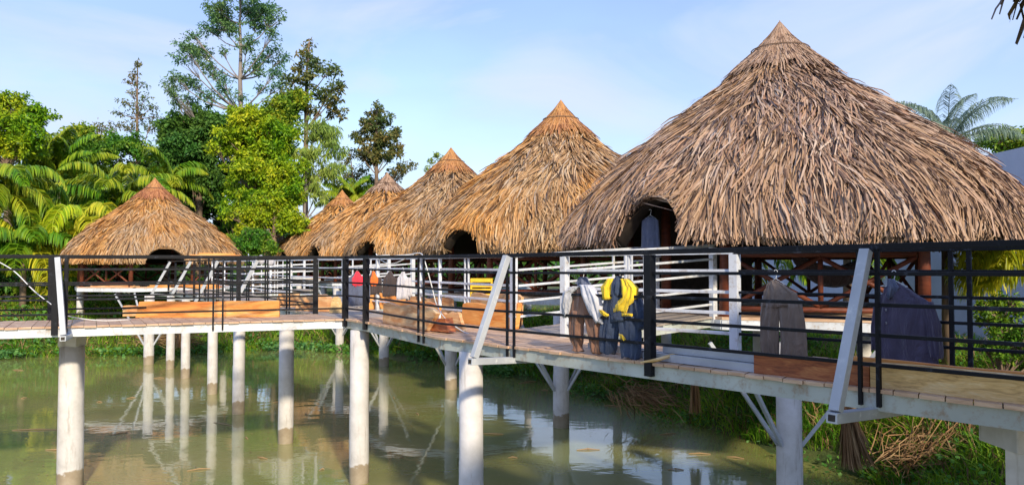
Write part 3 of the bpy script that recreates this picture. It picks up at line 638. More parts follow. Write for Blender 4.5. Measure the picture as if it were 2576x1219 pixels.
# tall open tree
px_tree('tall_tree', 'tallest tree with a pale straight trunk and open tiered crown above the left hut', 'tree', 50, 607,
        [(607, 420), (606, 280), (604, 200), (606, 120), (603, 60), (606, 10), (604, -40)],
        [(560, 30, 36, 24), (630, 15, 40, 26), (690, 45, 26, 20), (600, -25, 55, 25), (655, 60, 34, 22), (590, 70, 26, 18), (530, 75, 28, 18), (485, 90, 22, 15),
         (500, 130, 34, 20), (455, 150, 26, 16), (560, 130, 20, 12), (440, 195, 26, 18), (480, 210, 30, 16), (540, 180, 24, 13), (560, 225, 24, 13), (520, 240, 26, 14), (440, 235, 24, 14), (600, 245, 26, 12),
         (655, 150, 30, 20), (690, 120, 22, 16), (695, 180, 24, 18), (640, 175, 26, 14), (705, 215, 22, 14), (660, 220, 20, 12), (690, 85, 22, 14), (425, 215, 24, 14), (480, 255, 30, 14), (470, 120, 30, 18), (520, 165, 28, 16), (620, 110, 30, 18), (560, 60, 36, 22), (670, 25, 34, 22), (705, 150, 24, 16), (450, 260, 26, 12), (545, 20, 30, 20), (560, 200, 26, 14)],
        'lf_blue', 'trunk_l', 0.24, 0.085, 560, r0=0.22, sag=-0.10, twigs=3, group=TG)
px_tree('thin_tree', 'thin sparse spire shaped tree left of the tall tree', 'tree', 56, 345, [(345, 400), (345, 300), (345, 230), (346, 175), (346, 150)],
        [(346, 160, 10, 10), (340, 185, 14, 10), (328, 205, 14, 8), (358, 215, 16, 9), (335, 235, 20, 10), (365, 245, 18, 9), (318, 255, 22, 10), (350, 265, 24, 11), (385, 268, 20, 9), (300, 285, 24, 10), (345, 290, 26, 12), (390, 292, 24, 10),
         (270, 320, 26, 14), (330, 315, 30, 14), (375, 315, 26, 14), (235, 325, 24, 16)],
        'lf_olive', 'trunk', 0.22, 0.10, 260, r0=0.14, sag=0.0, twigs=2, group=TG)
px_tree('dark_tree', 'narrow dark tree between the tall tree and the small round topped one', 'tree', 48, 770, [(768, 450), (770, 330), (770, 250), (772, 180), (776, 130), (778, 100)],
        [(778, 108, 16, 14), (770, 140, 24, 18), (800, 160, 26, 18), (752, 170, 22, 16), (730, 200, 26, 18), (780, 200, 30, 20), (825, 180, 26, 18), (845, 215, 24, 18), (805, 235, 30, 18), (750, 240, 28, 18), (835, 255, 30, 18), (720, 235, 20, 14), (780, 275, 30, 16), (850, 285, 24, 16), (735, 280, 24, 14)],
        'lf_olive', 'trunk', 0.26, 0.13, 520, r0=0.2, sag=0.02, twigs=2, group=TG)
px_tree('round_tree', 'small egg shaped tree standing alone above the far hut roofs', 'tree', 58, 947, [(946, 520), (947, 440), (947, 380), (947, 320), (948, 275), (948, 252)],
        [(948, 262, 12, 12), (945, 285, 20, 16), (965, 300, 24, 16), (925, 310, 24, 16), (948, 325, 30, 18), (985, 335, 26, 16), (910, 345, 24, 18), (960, 355, 30, 18), (1000, 365, 20, 16), (925, 375, 30, 18), (980, 385, 26, 16), (945, 400, 30, 16), (905, 385, 14, 14)],
        'lf_olive', 'trunk', 0.26, 0.14, 700, r0=0.2, sag=0.0, twigs=2, group=TG)
px_tree('slender_tree', 'pale weeping tree with hanging light green foliage right of the dense trees', 'tree', 45, 765, [(765, 560), (768, 480), (772, 420), (785, 360), (800, 310), (810, 290)],
        ell(810, 400, 48, 105, 26, 22), 'lf_light', 'trunk_l', 0.40, 0.07, 420, r0=0.12, sag=0.05, droop=1.6, twigs=2, group=TG)
px_tree('dense_tree', 'bright yellow green dense tree in the middle of the tree group', 'tree', 44, 640, [(640, 560), (640, 480), (638, 400), (636, 330), (634, 290)],
        ell(620, 345, 95, 55, 26, 30) + ell(660, 450, 90, 80, 26, 30) + [(600, 290, 28, 20), (680, 320, 30, 24)], 'lf_yel', 'trunk', 0.24, 0.12, 900, r0=0.3, group=TG)
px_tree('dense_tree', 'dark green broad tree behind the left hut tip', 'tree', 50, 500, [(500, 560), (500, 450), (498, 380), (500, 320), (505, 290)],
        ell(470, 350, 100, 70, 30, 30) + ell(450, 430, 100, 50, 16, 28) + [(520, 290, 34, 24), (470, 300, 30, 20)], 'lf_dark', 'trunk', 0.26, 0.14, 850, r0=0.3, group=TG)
px_tree('dense_tree', 'leafy tree with sunlit orange topped boughs under the narrow dark tree', 'tree', 47, 705, [(705, 560), (706, 420), (704, 330), (706, 280), (706, 240)],
        ell(705, 270, 48, 40, 14, 24) + ell(700, 350, 60, 50, 12, 26), 'lf_mid', 'trunk', 0.24, 0.12, 650, r0=0.22, group=TG)
px_tree('dense_tree', 'low dark olive tree at the foot of the yellow green tree', 'tree', 42, 690, [(690, 600), (690, 560), (688, 520), (686, 480)],
        ell(660, 545, 90, 55, 30, 26), 'lf_yel', 'trunk', 0.20, 0.10, 900, r0=0.16, group=TG)
px_tree('dense_tree', 'bushy yellow green tree at the left edge above the palms', 'tree', 40, 20, [(20, 520), (18, 420), (20, 350), (20, 300)],
        ell(20, 320, 95, 75, 34, 28), 'lf_yel', 'trunk', 0.22, 0.11, 950, r0=0.25, group=TG)
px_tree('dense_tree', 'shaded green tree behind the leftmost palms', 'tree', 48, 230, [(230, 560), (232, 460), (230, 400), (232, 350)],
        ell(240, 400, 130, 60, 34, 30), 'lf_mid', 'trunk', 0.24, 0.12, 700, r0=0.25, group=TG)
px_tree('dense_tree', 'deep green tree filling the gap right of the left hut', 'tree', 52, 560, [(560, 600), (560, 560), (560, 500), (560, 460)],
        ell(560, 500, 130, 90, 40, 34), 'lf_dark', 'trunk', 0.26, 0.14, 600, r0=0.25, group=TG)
px_tree('small_tree', 'scrubby leafy branches beside the small egg shaped tree', 'tree', 60, 890, [(890, 560), (890, 470), (885, 420), (880, 380)],
        [(880, 385, 20, 14), (870, 410, 20, 14), (905, 430, 22, 14), (880, 440, 26, 14), (925, 450, 22, 12), (1010, 425, 28, 14), (1035, 415, 16, 8), (995, 440, 24, 14), (860, 470, 30, 20), (900, 480, 36, 20), (960, 470, 40, 22)], 'lf_olive', 'trunk', 0.24, 0.12, 380, r0=0.12, group=TG)
px_tree('small_tree', 'wispy treetop just left of the third hut tip', 'tree', 64, 1090, [(1090, 560), (1090, 470), (1090, 430), (1092, 400)],
        [(1085, 405, 14, 9), (1098, 388, 8, 8), (1110, 400, 12, 8), (1080, 425, 16, 10)], 'lf_light', 'trunk', 0.2, 0.1, 500, r0=0.1, group=TG)
px_tree('bush', 'round bright green bush between the left hut and the far hut row', 'bush', 36, 632, [(632, 690), (632, 660), (632, 640)],
        ell(630, 625, 60, 42, 22, 18), 'lf_mid', 'trunk', 0.16, 0.08, 2600, r0=0.08)
px_tree('broad_tree', 'blurred treetop showing above the wall at the right edge', 'tree', 36, 2570, [(2570, 480), (2570, 420), (2560, 380), (2560, 350)],
        ell(2550, 362, 80, 30, 20, 24), 'lf_mid', 'trunk', 0.2, 0.1, 900, r0=0.2, group=TG)
px_tree('shrub', 'leafy green shrub against the grey blue wall at the right', 'bush', 12.5, 2520, [(2520, 850), (2520, 800), (2518, 770)],
        ell(2510, 820, 60, 85, 26, 20) + ell(2560, 870, 50, 60, 12, 20), 'lf_mid', 'trunk', 0.075, 0.034, 14000, r0=0.03)
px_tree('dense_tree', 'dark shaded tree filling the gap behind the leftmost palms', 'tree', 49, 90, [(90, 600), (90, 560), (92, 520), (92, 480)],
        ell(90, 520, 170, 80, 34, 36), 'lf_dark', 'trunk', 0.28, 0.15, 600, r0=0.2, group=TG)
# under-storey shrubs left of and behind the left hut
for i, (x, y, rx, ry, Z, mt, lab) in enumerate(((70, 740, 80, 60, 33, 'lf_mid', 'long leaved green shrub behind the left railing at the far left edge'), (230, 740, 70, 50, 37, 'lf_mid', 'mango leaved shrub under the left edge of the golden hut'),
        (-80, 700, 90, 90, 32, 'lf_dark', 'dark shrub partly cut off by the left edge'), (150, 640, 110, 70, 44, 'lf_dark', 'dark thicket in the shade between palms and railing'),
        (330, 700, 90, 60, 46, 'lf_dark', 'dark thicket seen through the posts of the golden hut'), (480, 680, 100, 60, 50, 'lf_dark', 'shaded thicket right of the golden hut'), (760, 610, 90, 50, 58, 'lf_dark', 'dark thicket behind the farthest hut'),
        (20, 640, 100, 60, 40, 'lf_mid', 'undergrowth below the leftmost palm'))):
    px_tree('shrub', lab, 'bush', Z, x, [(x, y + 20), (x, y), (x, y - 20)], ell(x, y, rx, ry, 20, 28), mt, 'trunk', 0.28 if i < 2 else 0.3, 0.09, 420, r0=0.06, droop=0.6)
# far-off wood
nw = 60000; ang = rnd(nw, -1.0, 0.62); rad = rnd(nw, 80, 130); X = np.sin(ang) * rad; Y = np.cos(ang) * rad
top = 4.5 + 2.0 * np.sin(ang * 23) + 1.4 * np.sin(ang * 61 + 1); Zz = rnd(nw, -1.2, 1) * 1.0; Zz = -1 + (top + 1) * rnd(nw) ** 0.8
Dd = RNG.normal(size=(nw, 3)); tag(leaves('distant_woodland', M['lf_dark'], None, np.stack([X, Y, Zz], 1), Dd, rnd(nw, 0.5, 1.1), rnd(nw, 0.3, 0.6)), 'low dark far off wood behind the huts', 'woodland', kind='stuff')

# ------------------------------------------------------------------ palms
def frond(o, c, az, el, L, mat, droop=0.9, nl=100, lw=0.05, ll=0.75, name='frond', gap=0.0, hang=0.6):
    c = Vector(c); d = Vector((math.cos(az), math.sin(az), 0)); n = 14; pts = []; p = c.copy(); e = el
    for i in range(n):
        pts.append(p.copy()); p = p + (d * math.cos(e) + Vector((0, 0, math.sin(e)))) * (L / (n - 1)); e -= droop / (n - 1) * (0.6 + 1.3 * i / n) * 1.3
    P = np.array([tuple(v) for v in pts]); tt = np.linspace(0, 1, n)
    t = np.sort(RNG.uniform(0.12, 1.0, nl * 2)); B = np.stack([np.interp(t, tt, P[:, k]) for k in range(3)], 1)
    T = unit(np.stack([np.interp(np.minimum(t + 0.03, 1), tt, P[:, k]) - np.interp(t - 0.03, tt, P[:, k]) for k in range(3)], 1))
    sgn = np.where(np.arange(nl * 2) % 2 == 0, 1.0, -1.0)[:, None]; s_ = np.array([-d.y, d.x, 0]) * sgn
    ln = ll * np.sin(np.clip(t * 0.92 + 0.12, 0, 1) * PI) ** 0.6 * RNG.uniform(0.85, 1.1, nl * 2)
    D0 = unit(s_ + T * 0.75 + np.array([0, 0, 0.25]) + RNG.normal(0, 0.08, (nl * 2, 3)))
    k = 4; C = np.zeros((nl * 2, k, 3)); C[:, 0] = B; cur = D0.copy()
    for j in range(1, k):
        C[:, j] = C[:, j - 1] + cur * (ln / (k - 1))[:, None]; cur = unit(cur + np.array([0, 0, -hang]) * (0.8 + 0.5 * j))
    up = np.cross(D0, s_ * 0 + T); side = unit(np.cross(unit(C[:, -1] - C[:, 0]), np.array([0, 0, 1.0])) + RNG.normal(0, 0.3, (nl * 2, 3)))
    W = np.stack([np.full(nl * 2, lw * 0.6), np.full(nl * 2, lw), np.full(nl * 2, lw * 0.8), np.full(nl * 2, lw * 0.1)], 1)
    f = blades_mesh(name, M[mat], o, C, np.repeat(side[:, None, :], k, 1), W)
    b = MB(); b.tube(pts, [0.028 * (1 - 0.85 * i / n) * L / 3 for i in range(n)], 5); b.build('rachis', M[mat], f)
def palm(label, x, y, Z, n, L, mat, base_dx=0.0, gz=-1.0, els=(0.2, 1.3), az0=0.0, r=0.12, droop=1.3, lw=0.07, ll=1.05, azs=None, trunk=True, mats=None, hang=0.85, group='coconut palms'):
    c = at(x, y, Z); o = thing('palm_tree', (c.x + base_dx, c.y, gz), label, 'palm', group)
    b = MB(); b.tube([(c.x + base_dx, c.y, gz - 0.2), (c.x + base_dx * 0.5, c.y, (gz + c.z) / 2), (c.x, c.y, c.z)], [r * 1.3, r, r * 0.8], 9); b.build('trunk', M['trunk'], o, smooth=True)
    for i in range(n):
        az = az0 + i * 2.399 if azs is None else azs[i % len(azs)] + random.uniform(-.12, .12)
        el = els[0] + (els[1] - els[0]) * (i / max(1, n - 1)); mm = mat if not mats else mats[i % len(mats)]
        frond(o, c, az, el, L * random.uniform(0.85, 1.1), mm, droop=droop * random.uniform(0.8, 1.2), lw=lw, ll=ll, hang=hang)
palm('large coconut palm with arching fronds right behind the golden hut', 300, 530, 38, 24, 4.6, 'palm', els=(0.1, 1.4), az0=0.4, droop=1.6)
palm('bright yellow green palm with low arching fronds left of the golden hut', 215, 590, 34, 18, 3.9, 'palm_y', els=(0.3, 1.25), az0=2.6, droop=2.2, mats=['palm_l', 'palm_y', 'palm_l', 'palm'])
palm('upright palm with narrow spiky fronds near the left treetop', 150, 440, 43, 16, 3.8, 'palm', els=(0.6, 1.5), droop=0.9, az0=1.0)
palm('palm cut off by the left edge with long hanging fronds', -20, 500, 33, 24, 4.2, 'palm', els=(0.0, 1.3), droop=2.0, az0=0.2)
palm('low palm with broad fronds at the bottom left behind the railing', 60, 630, 32, 18, 3.4, 'palm', els=(0.1, 1.2), droop=1.9, az0=0.9, mats=['palm', 'palm', 'palm_y'])
palm('palm just right of the left hut tip, fronds catching the light', 420, 470, 45, 11, 3.6, 'palm', els=(0.2, 1.3), droop=1.3, az0=2.0)
palm('small palm peeking between the far hut tips and the weeping tree', 880, 510, 54, 14, 3.0, 'palm', els=(0.3, 1.45), droop=0.9, az0=0.5)
palm('grey green palm fanning out behind the right slope of the largest roof', 2385, 365, 21, 14, 2.3, 'palm_g', els=(0.2, 1.4), droop=0.9, az0=0.6, lw=0.018, ll=0.6, gz=-1)
palm('young yellow leaved palm hanging its fronds beside the grey blue wall', 2378, 560, 14.6, 11, 3.0, 'palm_y', azs=[5.6, 4.9, 0.3, 5.2, 4.6], els=(0.0, 0.9), droop=3.4, lw=0.035, ll=0.75, r=0.09, hang=0.9)
palm('green palm seen through the open sides of the largest hut', 2130, 600, 22, 12, 2.6, 'palm', els=(-0.1, 1.0), droop=1.8, lw=0.04, ll=0.7)
palm('low green palm behind the black doorway side of the largest hut', 1880, 620, 24, 10, 2.6, 'palm', els=(-0.1, 1.0), droop=1.8, lw=0.04, ll=0.7, az0=1)

# ------------------------------------------------------------------ grass, creepers, dry debris
def scatter(n, x0, x1, y0, y1, dlo, dhi):
    X = rnd(n, x0, x1); Y = rnd(n, y0, y1); d = shore_d(X, Y); k = (d > dlo) & (d < dhi) & (np.abs(X / np.maximum(Y, 1)) < 0.85) & (Y > 2); return X[k], Y[k]
def grass(name, n, x0, x1, y0, y1, dlo, dhi, L, W, label, mat='grass'):
    X, Y = scatter(n, x0, x1, y0, y1, dlo, dhi); m_ = len(X); Z = ground_z(X, Y) - 0.02; B = np.stack([X, Y, Z], 1)
    pat = 0.55 + 0.45 * np.sin(X * 1.7 + np.sin(Y * 1.3) * 2) * np.sin(Y * 1.9); ln = L * (0.5 + pat * 0.8) * RNG.uniform(0.5, 1.3, m_)
    az = rnd(m_, 0, 2 * PI); ln_ = rnd(m_, 0.1, 0.9); d = np.stack([np.cos(az) * ln_, np.sin(az) * ln_, np.ones(m_)], 1); d = unit(d)
    d2 = unit(d + np.stack([np.cos(az), np.sin(az), -0.6 * np.ones(m_)], 1) * rnd(m_, 0.2, 1.0)[:, None])
    C = np.stack([B, B + d * ln[:, None] * 0.55, B + d * ln[:, None] * 0.55 + d2 * ln[:, None] * 0.5], 1)
    side = unit(np.stack([-np.sin(az), np.cos(az), np.zeros(m_)], 1) + RNG.normal(0, 0.5, (m_, 3))); Wd = np.stack([np.full(m_, W * 0.7), np.full(m_, W), np.full(m_, W * 0.08)], 1) * RNG.uniform(0.6, 1.4, m_)[:, None]
    return tag(blades_mesh(name, M[mat], None, C, np.repeat(side[:, None, :], 3, 1), Wd), label, 'grass', kind='stuff')
grass('bank_grass', 130000, -1.5, 14, 6, 30, 0.0, 6.0, 0.42, 0.022, 'lush green grass on the right bank under the huts')
grass('far_bank_grass', 110000, -30, 0, 24, 44, -0.1, 8, 0.5, 0.035, 'green grass on the far bank under the left hut')
grass('lawn', 60000, 4, 16, 6, 40, 4, 14, 0.3, 0.022, 'bright grass growing round the hut supports at the right')
grass('dead_grass', 30000, -1.5, 14, 6, 30, 0.0, 5.0, 0.5, 0.018, 'dead straw coloured grass mixed into the right bank', 'dry')
grass('far_dead_grass', 14000, -30, 0, 24, 40, 0.0, 5.0, 0.6, 0.03, 'dead straw coloured grass mixed into the far bank', 'dry')
def creeper(name, n, x0, x1, y0, y1, dlo, dhi, L, label, hmax=0.25, cut=0.1):
    X, Y = scatter(n, x0, x1, y0, y1, dlo, dhi); k = (np.sin(X * 1.1 + 2 * np.sin(Y * 0.8)) + np.sin(Y * 2.1 + X) + RNG.normal(0, 0.4, len(X))) > cut; X, Y = X[k], Y[k]
    m_ = len(X); Z = np.maximum(ground_z(X, Y), WATER) + rnd(m_, 0.01, hmax); D = RNG.normal(0, 1, (m_, 3)); D[:, 2] = D[:, 2] * 0.3 + 0.2
    return tag(leaves(name, M['creeper'], None, np.stack([X, Y, Z], 1), D, rnd(m_, 0.6, 1.3) * L, rnd(m_, 0.5, 0.9) * L), label, 'creeper', kind='stuff')
creeper('creeper', 60000, -1.5, 12, 5, 30, -0.7, 4.0, 0.10, 'broad leaved creepers trailing from the right bank into the water', 0.3)
creeper('far_creeper', 50000, -30, 0, 22, 38, -0.9, 3.0, 0.17, 'broad leaved creepers and water plants along the far shore', 0.35, -0.2)
# dry hanging fronds and straw heaps
def dry_frond(top, L, spread, n, label, lean=(0, 0), name='dry_frond'):
    top = Vector(top); o = thing(name, (top.x, top.y, top.z - L), label, 'dry frond')
    az = rnd(n, 0, 2 * PI); r = rnd(n, 0, 1) * spread; B = np.array(top) + np.stack([np.cos(az) * 0.05, np.sin(az) * 0.05, -rnd(n, 0, L * 0.5)], 1)
    k = 4; C = np.zeros((n, k, 3)); ln = rnd(n, 0.5, 1.0) * L
    for j in range(k):
        f = j / (k - 1); C[:, j] = B + np.stack([np.cos(az) * r * f ** 1.2 + lean[0] * f * ln, np.sin(az) * r * f ** 1.2 + lean[1] * f * ln, -f * ln * 0.92], 1)
    C[:, :, 2] = np.maximum(C[:, :, 2], top.z - L)
    side = unit(RNG.normal(size=(n, 3)) * np.array([1, 1, 0.2])); W = np.stack([np.full(n, .012), np.full(n, .02), np.full(n, .016), np.full(n, .003)], 1)
    blades_mesh('leaflets', M['dry'], o, C, np.repeat(side[:, None, :], k, 1), W)
    b = MB(); b.tube([top + Vector((0, 0, 0.15)), top, top + Vector((lean[0] * L, lean[1] * L, -L * 0.85))], [0.02, 0.02, 0.006], 6); b.build('stem', M['dry'], o)
dry_frond(at(2128, 985, 11.2), 1.15, 0.16, 220, 'big brown dead palm frond hanging under the main boardwalk', (0.10, 0))
dry_frond(at(2150, 1050, 11.4), 0.75, 0.2, 120, 'pale dead frond splayed on the bank beside the big hanging one', (0.2, 0))
dry_frond(at(1745, 930, 15.5), 0.9, 0.1, 90, 'thin brown dead frond hanging over the bank left of the braced pier', (0.02, 0))
dry_frond(at(455, 815, 28.5), 0.9, 0.35, 160, 'dead fan shaped frond hanging under the golden hut', (0.0, 0))
dry_frond(at(200, 850, 28.5), 0.9, 0.45, 90, 'dead frond slumped on the far left bank', (-0.1, 0))
def straw(label, c, rx, ry, rz, n, L, ax):
    o = thing('straw_heap', c, label, 'straw heap'); c = np.array(c); ax = np.array(ax)
    P = c + RNG.normal(0, 0.45, (n, 3)) * np.array([rx, ry, rz]); P[:, 2] = np.maximum(P[:, 2], ground_z(P[:, 0], P[:, 1]) + 0.02)
    D = unit(ax + RNG.normal(0, 0.28, (n, 3))); ln = rnd(n, 0.5, 1.2) * L; bend = RNG.normal(0, 0.10, (n, 3)); C = np.stack([P, P + D * ln[:, None] * .5 + bend * L, P + D * ln[:, None]], 1)
    side = unit(np.cross(D, RNG.normal(size=(n, 3)))); W = np.stack([np.full(n, .012), np.full(n, .022), np.full(n, .006)], 1)
    blades_mesh('dry_stalks', M['dry'], o, C, np.repeat(side[:, None, :], 3, 1), W)
straw('heap of cut brown palm leaves on the bank below the cap block', at(2320, 1160, 12.2), 0.7, 0.45, 0.24, 700, 0.8, (0.85, 0.2, 0.38))
straw('dry brown brush on the bank edge below the steel channels', at(1600, 985, 17.2), 0.7, 0.6, 0.25, 260, 0.6, (0.6, -0.3, -0.4))
straw('dry twiggy brush on the far bank under the golden hut', at(400, 850, 29.2), 1.4, 0.7, 0.25, 350, 0.9, (0.9, 0.1, 0.1))
# floating twigs
TW = [(45, 870 + 60), (700, 1010), (770, 1040), (820, 1000), (560, 1065), (330, 1000), (250, 1010), (60, 1000), (300, 1090), (900, 1100), (1010, 1150), (1050, 1040), (1330, 960), (1370, 980), (1240, 1090), (1480, 1130), (1540, 1020), (1600, 1110), (1680, 1090), (1760, 1140), (1850, 1150), (660, 1150), (810, 1180), (500, 1180), (140, 1130), (1290, 1150), (990, 1000), (180, 960), (90, 1080), (400, 950), (1700, 1180), (620, 1100)]
for i, (x, y) in enumerate(TW):
    p = at(x, y, 10); k = (WATER + 0.01 - EYE) / (p.z - EYE); p = Vector((p.x * k, 10 * k, WATER + 0.008)); a = random.uniform(0, PI); L = random.uniform(0.12, 0.5) * (1 if i % 4 else 2.2); d = Vector((math.cos(a), math.sin(a) * 0.6, 0)) * L / 2
    b = MB(); b.tube([p - d, p + Vector((0, random.uniform(-.04, .04), 0.012)), p + d], [0.008, 0.015, 0.006], 5)
    if i % 3 == 0: b.tube([p, p + Vector((-d.y, d.x, 0.03)) * 0.5], [0.01, 0.004], 4)
    tag(b.build('floating_twig', M['dry']), 'small dead twig floating on the muddy pond between the piers', 'twig', 'twigs floating on the pond')

nf_ = 5200; X = rnd(nf_, -22, 8); Y = rnd(nf_, 5, 32); kf = (shore_d(X, Y) < -0.2) & ((np.sin(X * 0.9 + np.sin(Y * 0.6) * 2) + np.sin(Y * 0.8 - X * 0.3) + RNG.normal(0, 0.5, nf_)) > 0.5); X, Y = X[kf], Y[kf]
Df = RNG.normal(size=(len(X), 3)); Df[:, 2] *= 0.05
Pf = np.stack([X, Y, np.full(len(X), WATER + 0.012)], 1); sd_ = unit(np.cross(unit(Df), np.array([0, 0, 1.0]))); Lf = rnd(len(X), 0.02, 0.07)[:, None]; T_ = unit(Df) * np.array([1, 1, 0.0])
Vf = np.stack([Pf, Pf + T_ * Lf * .5 + sd_ * Lf * .25, Pf + T_ * Lf, Pf + T_ * Lf * .5 - sd_ * Lf * .25], 1).reshape(-1, 3)
tag(np_mesh('floating_leaves', Vf, np.arange(4 * len(X)), np.full(len(X), 4), M['dry']), 'specks of fallen leaves scattered over the muddy pond', 'leaf litter', kind='stuff')
# ------------------------------------------------------------------ wood slabs
def slab(label, a, b_, h, th, mat='slab_o', lean=0.0, wav=0.02, z=0.0, ends=(0.0, 0.0), n=14, name='wood_slab', group='sawn wood slabs', seed=0, bark=False, hvar=None):
    """upright board from a to b (ground points), height h, thickness th; leaning away by lean; ends cut in by ends at the top (or bottom when negative)"""
    a, b_ = V3(a, z), V3(b_, z); d = (b_ - a).normalized(); nr = Vector((-d.y, d.x, 0)); L = (b_ - a).length
    o = thing(name, a, label, 'wood slab', group); rr = random.Random(seed + int(L * 1000)); ph = rr.uniform(0, 6)
    def P(u, v):   # u along, v up
        return a + d * u + (Vector((0, 0, math.cos(lean))) + nr * math.sin(lean)) * v
    top = []; bot = []
    for i in range(n + 1):
        t = i / n; hh = h * (1 if hvar is None else hvar[0] * (1 - t) + hvar[1] * t)
        u0 = L * t; ut = ends[0] * 1 + (L - ends[0] - ends[1]) * t
        top.append(P(ut, hh + wav * (math.sin(t * 7 + ph) + 0.5 * math.sin(t * 17 + ph * 2)) - (wav * 1.5 if i in (0, n) else 0))); bot.append(P(u0, 0.003 if i % 3 else 0.0))
    off = nr * th
    m = MB(); vs = bot + top + [v + off for v in bot] + [v + off for v in top]; k = n + 1; fs = []
    for i in range(n):
        fs += [(i, i + 1, k + i + 1, k + i), (2 * k + i + 1, 2 * k + i, 3 * k + i, 3 * k + i + 1), (k + i, k + i + 1, 3 * k + i + 1, 3 * k + i), (i + 1, i, 2 * k + i, 2 * k + i + 1)]
    fs += [(0, k, 3 * k, 2 * k), (n, 2 * k + n, 3 * k + n, k + n)]
    m.add(vs, fs); m.build('board', M[mat], o, bevel=0.006)
    if bark:
        q_ = MB(); q_.prism([top[0] + Vector((0, 0, .002)), top[-1] + Vector((0, 0, .002)), top[-1] + off + Vector((0, 0, .002)), top[0] + off + Vector((0, 0, .002))], (0, 0, 0.012)); q_.build('bark_edge', M['bark'], o)
    return o
gp = lambda x, y, z=0.0: (lambda p: (p.x * (EYE - z) / (EYE - p.z), p.y * (EYE - z) / (EYE - p.z)))(at(x, y, 10))
slab('long bright orange slab standing on edge on the left boardwalk', gp(340, 799), gp(702, 797), 0.285, 0.07, 'slab_o', wav=0.006, ends=(0.06, 0.0), n=20)
slab('short orange slab end poking out left behind the long orange slab', gp(308, 796), gp(420, 795), 0.20, 0.05, 'slab_p', wav=0.006, z=0.001)
slab('pale bark sided half log in front of the white railings', gp(742, 781), gp(826, 784), 0.32, 0.16, 'slab_p', lean=0.15, ends=(0.03, 0.05))
slab('pale split wedge of log leaning by the black corner post', gp(828, 786), gp(856, 787), 0.30, 0.12, 'slab_y', lean=0.3, ends=(0.0, 0.15))
slab('pale slab piece behind the right end of the long orange slab', gp(690, 772), gp(752, 772), 0.30, 0.08, 'slab_p', ends=(0.08, 0.0))
slab('upright slab at the back left of the split wood pile', gp(925, 778), gp(1022, 776), 0.33, 0.07, 'slab_o', ends=(0, 0.02))
slab('slab standing behind the big tapered one near the white railing', gp(1030, 790), gp(1134, 800), 0.34, 0.08, 'slab_p', ends=(0.02, 0.02))
slab('big tapered slab with a dark bark end leaning on the near side of the pile', gp(962, 812), gp(1070, 832), 0.34, 0.07, 'slab_p', lean=0.25, ends=(-0.16, -0.22), hvar=(1.0, 0.92))
slab('thin slab stacked directly behind the big tapered slab', gp(975, 806), gp(1085, 826), 0.37, 0.05, 'slab_o', lean=0.25, ends=(-0.12, -0.1))
slab('dark red split offcut at the middle of the wood pile', gp(1078, 831), gp(1128, 836), 0.17, 0.14, 'slab_r', lean=0.2, ends=(0.02, 0.1))
slab('brown wedge leaning right at the middle of the wood pile', gp(1108, 826), gp(1166, 833), 0.25, 0.06, 'slab_p', lean=0.4, ends=(-0.12, 0.22))
slab('broad cream edged slab at the right of the wood pile, beside the white strut', gp(1158, 812), gp(1296, 828), 0.36, 0.07, 'slab_o', lean=0.1, ends=(0.02, -0.03), hvar=(0.9, 1.05))
slab('upright slab at the rear right of the wood pile', gp(1180, 800), gp(1308, 818), 0.45, 0.05, 'slab_p', lean=0.05, ends=(0.03, 0.0))
slab('dark bark covered slab end next to the white post', gp(1272, 824), gp(1312, 822), 0.36, 0.1, 'slab_r', lean=0.1, ends=(0, -0.04))
def alongB(px0, px1, inset, z=0.0):
    a = lerp(NR, E, par(NR, E, px0)); b = lerp(NR, E, par(NR, E, px1)); n = -nrm
    return (a + n * inset)[:2] , (b + n * inset)[:2]
a, b = alongB(1880, 2170, 0.08); slab('long dark red board on edge on the near side of the main boardwalk', a, b, 0.165, 0.04, 'slab_r', wav=0.004, name='board', group=None)
a, b = alongB(2172, 2900, 0.08); slab('long yellowish board on edge running off the right side of the photo', a, b, 0.20, 0.05, 'slab_y', wav=0.004, name='board', group=None)
a, b = alongB(2100, 2900, 0.17); slab('thin orange board stacked behind the yellowish one', a, b, 0.215, 0.03, 'slab_o', wav=0.003, name='board', group=None)
for i, (x0, x1, ins, z, lab) in enumerate(((1600, 1885, 0.10, 0.0, 'grey steel channel lying along the deck edge next to the dark red board'), (1570, 1876, 0.20, 0.0, 'second grey steel channel just behind the front one'), (1640, 1890, 0.16, 0.075, 'top steel channel of the stack by the thick black post'), (1430, 1600, 0.30, 0.0, 'short pale steel channel under the hanging overalls'))):
    a, b = alongB(x0, x1, ins); o = thing('steel_channel', V3(a, z), lab, 'steel channel', 'steel channels on the deck'); m_ = MB(); A, B = V3(a, z + 0.005), V3(b, z + 0.005)
    m_.frame(A + Vector((0, 0, .035)), B + Vector((0, 0, .035)), 0.006, 0.07)
    for zz in (0.003, 0.067): m_.frame(A - nrm * 0.025 + Vector((0, 0, zz)), B - nrm * 0.025 + Vector((0, 0, zz)), 0.044, 0.005)
    m_.build('channel', M['steel'], o)
for k in range(2):
    a = lerp(D0F, DF, par(D0F, DF, 604 - 14 * k)); b_ = lerp(D0F, DF, par(D0F, DF, 478 + 22 * k)); m_ = MB()
    m_.frame(a + Vector((0, 0, 1.095 + 0.03 * k)), b_ + Vector((0, 0, 1.10 + 0.03 * k)), 0.12 - 0.04 * k, 0.026)
    tag(m_.build('lath', M['slab_o']), 'thin orange board lying on the black top rail, %s' % ('upper of two' if k else 'lower of two'), 'board')
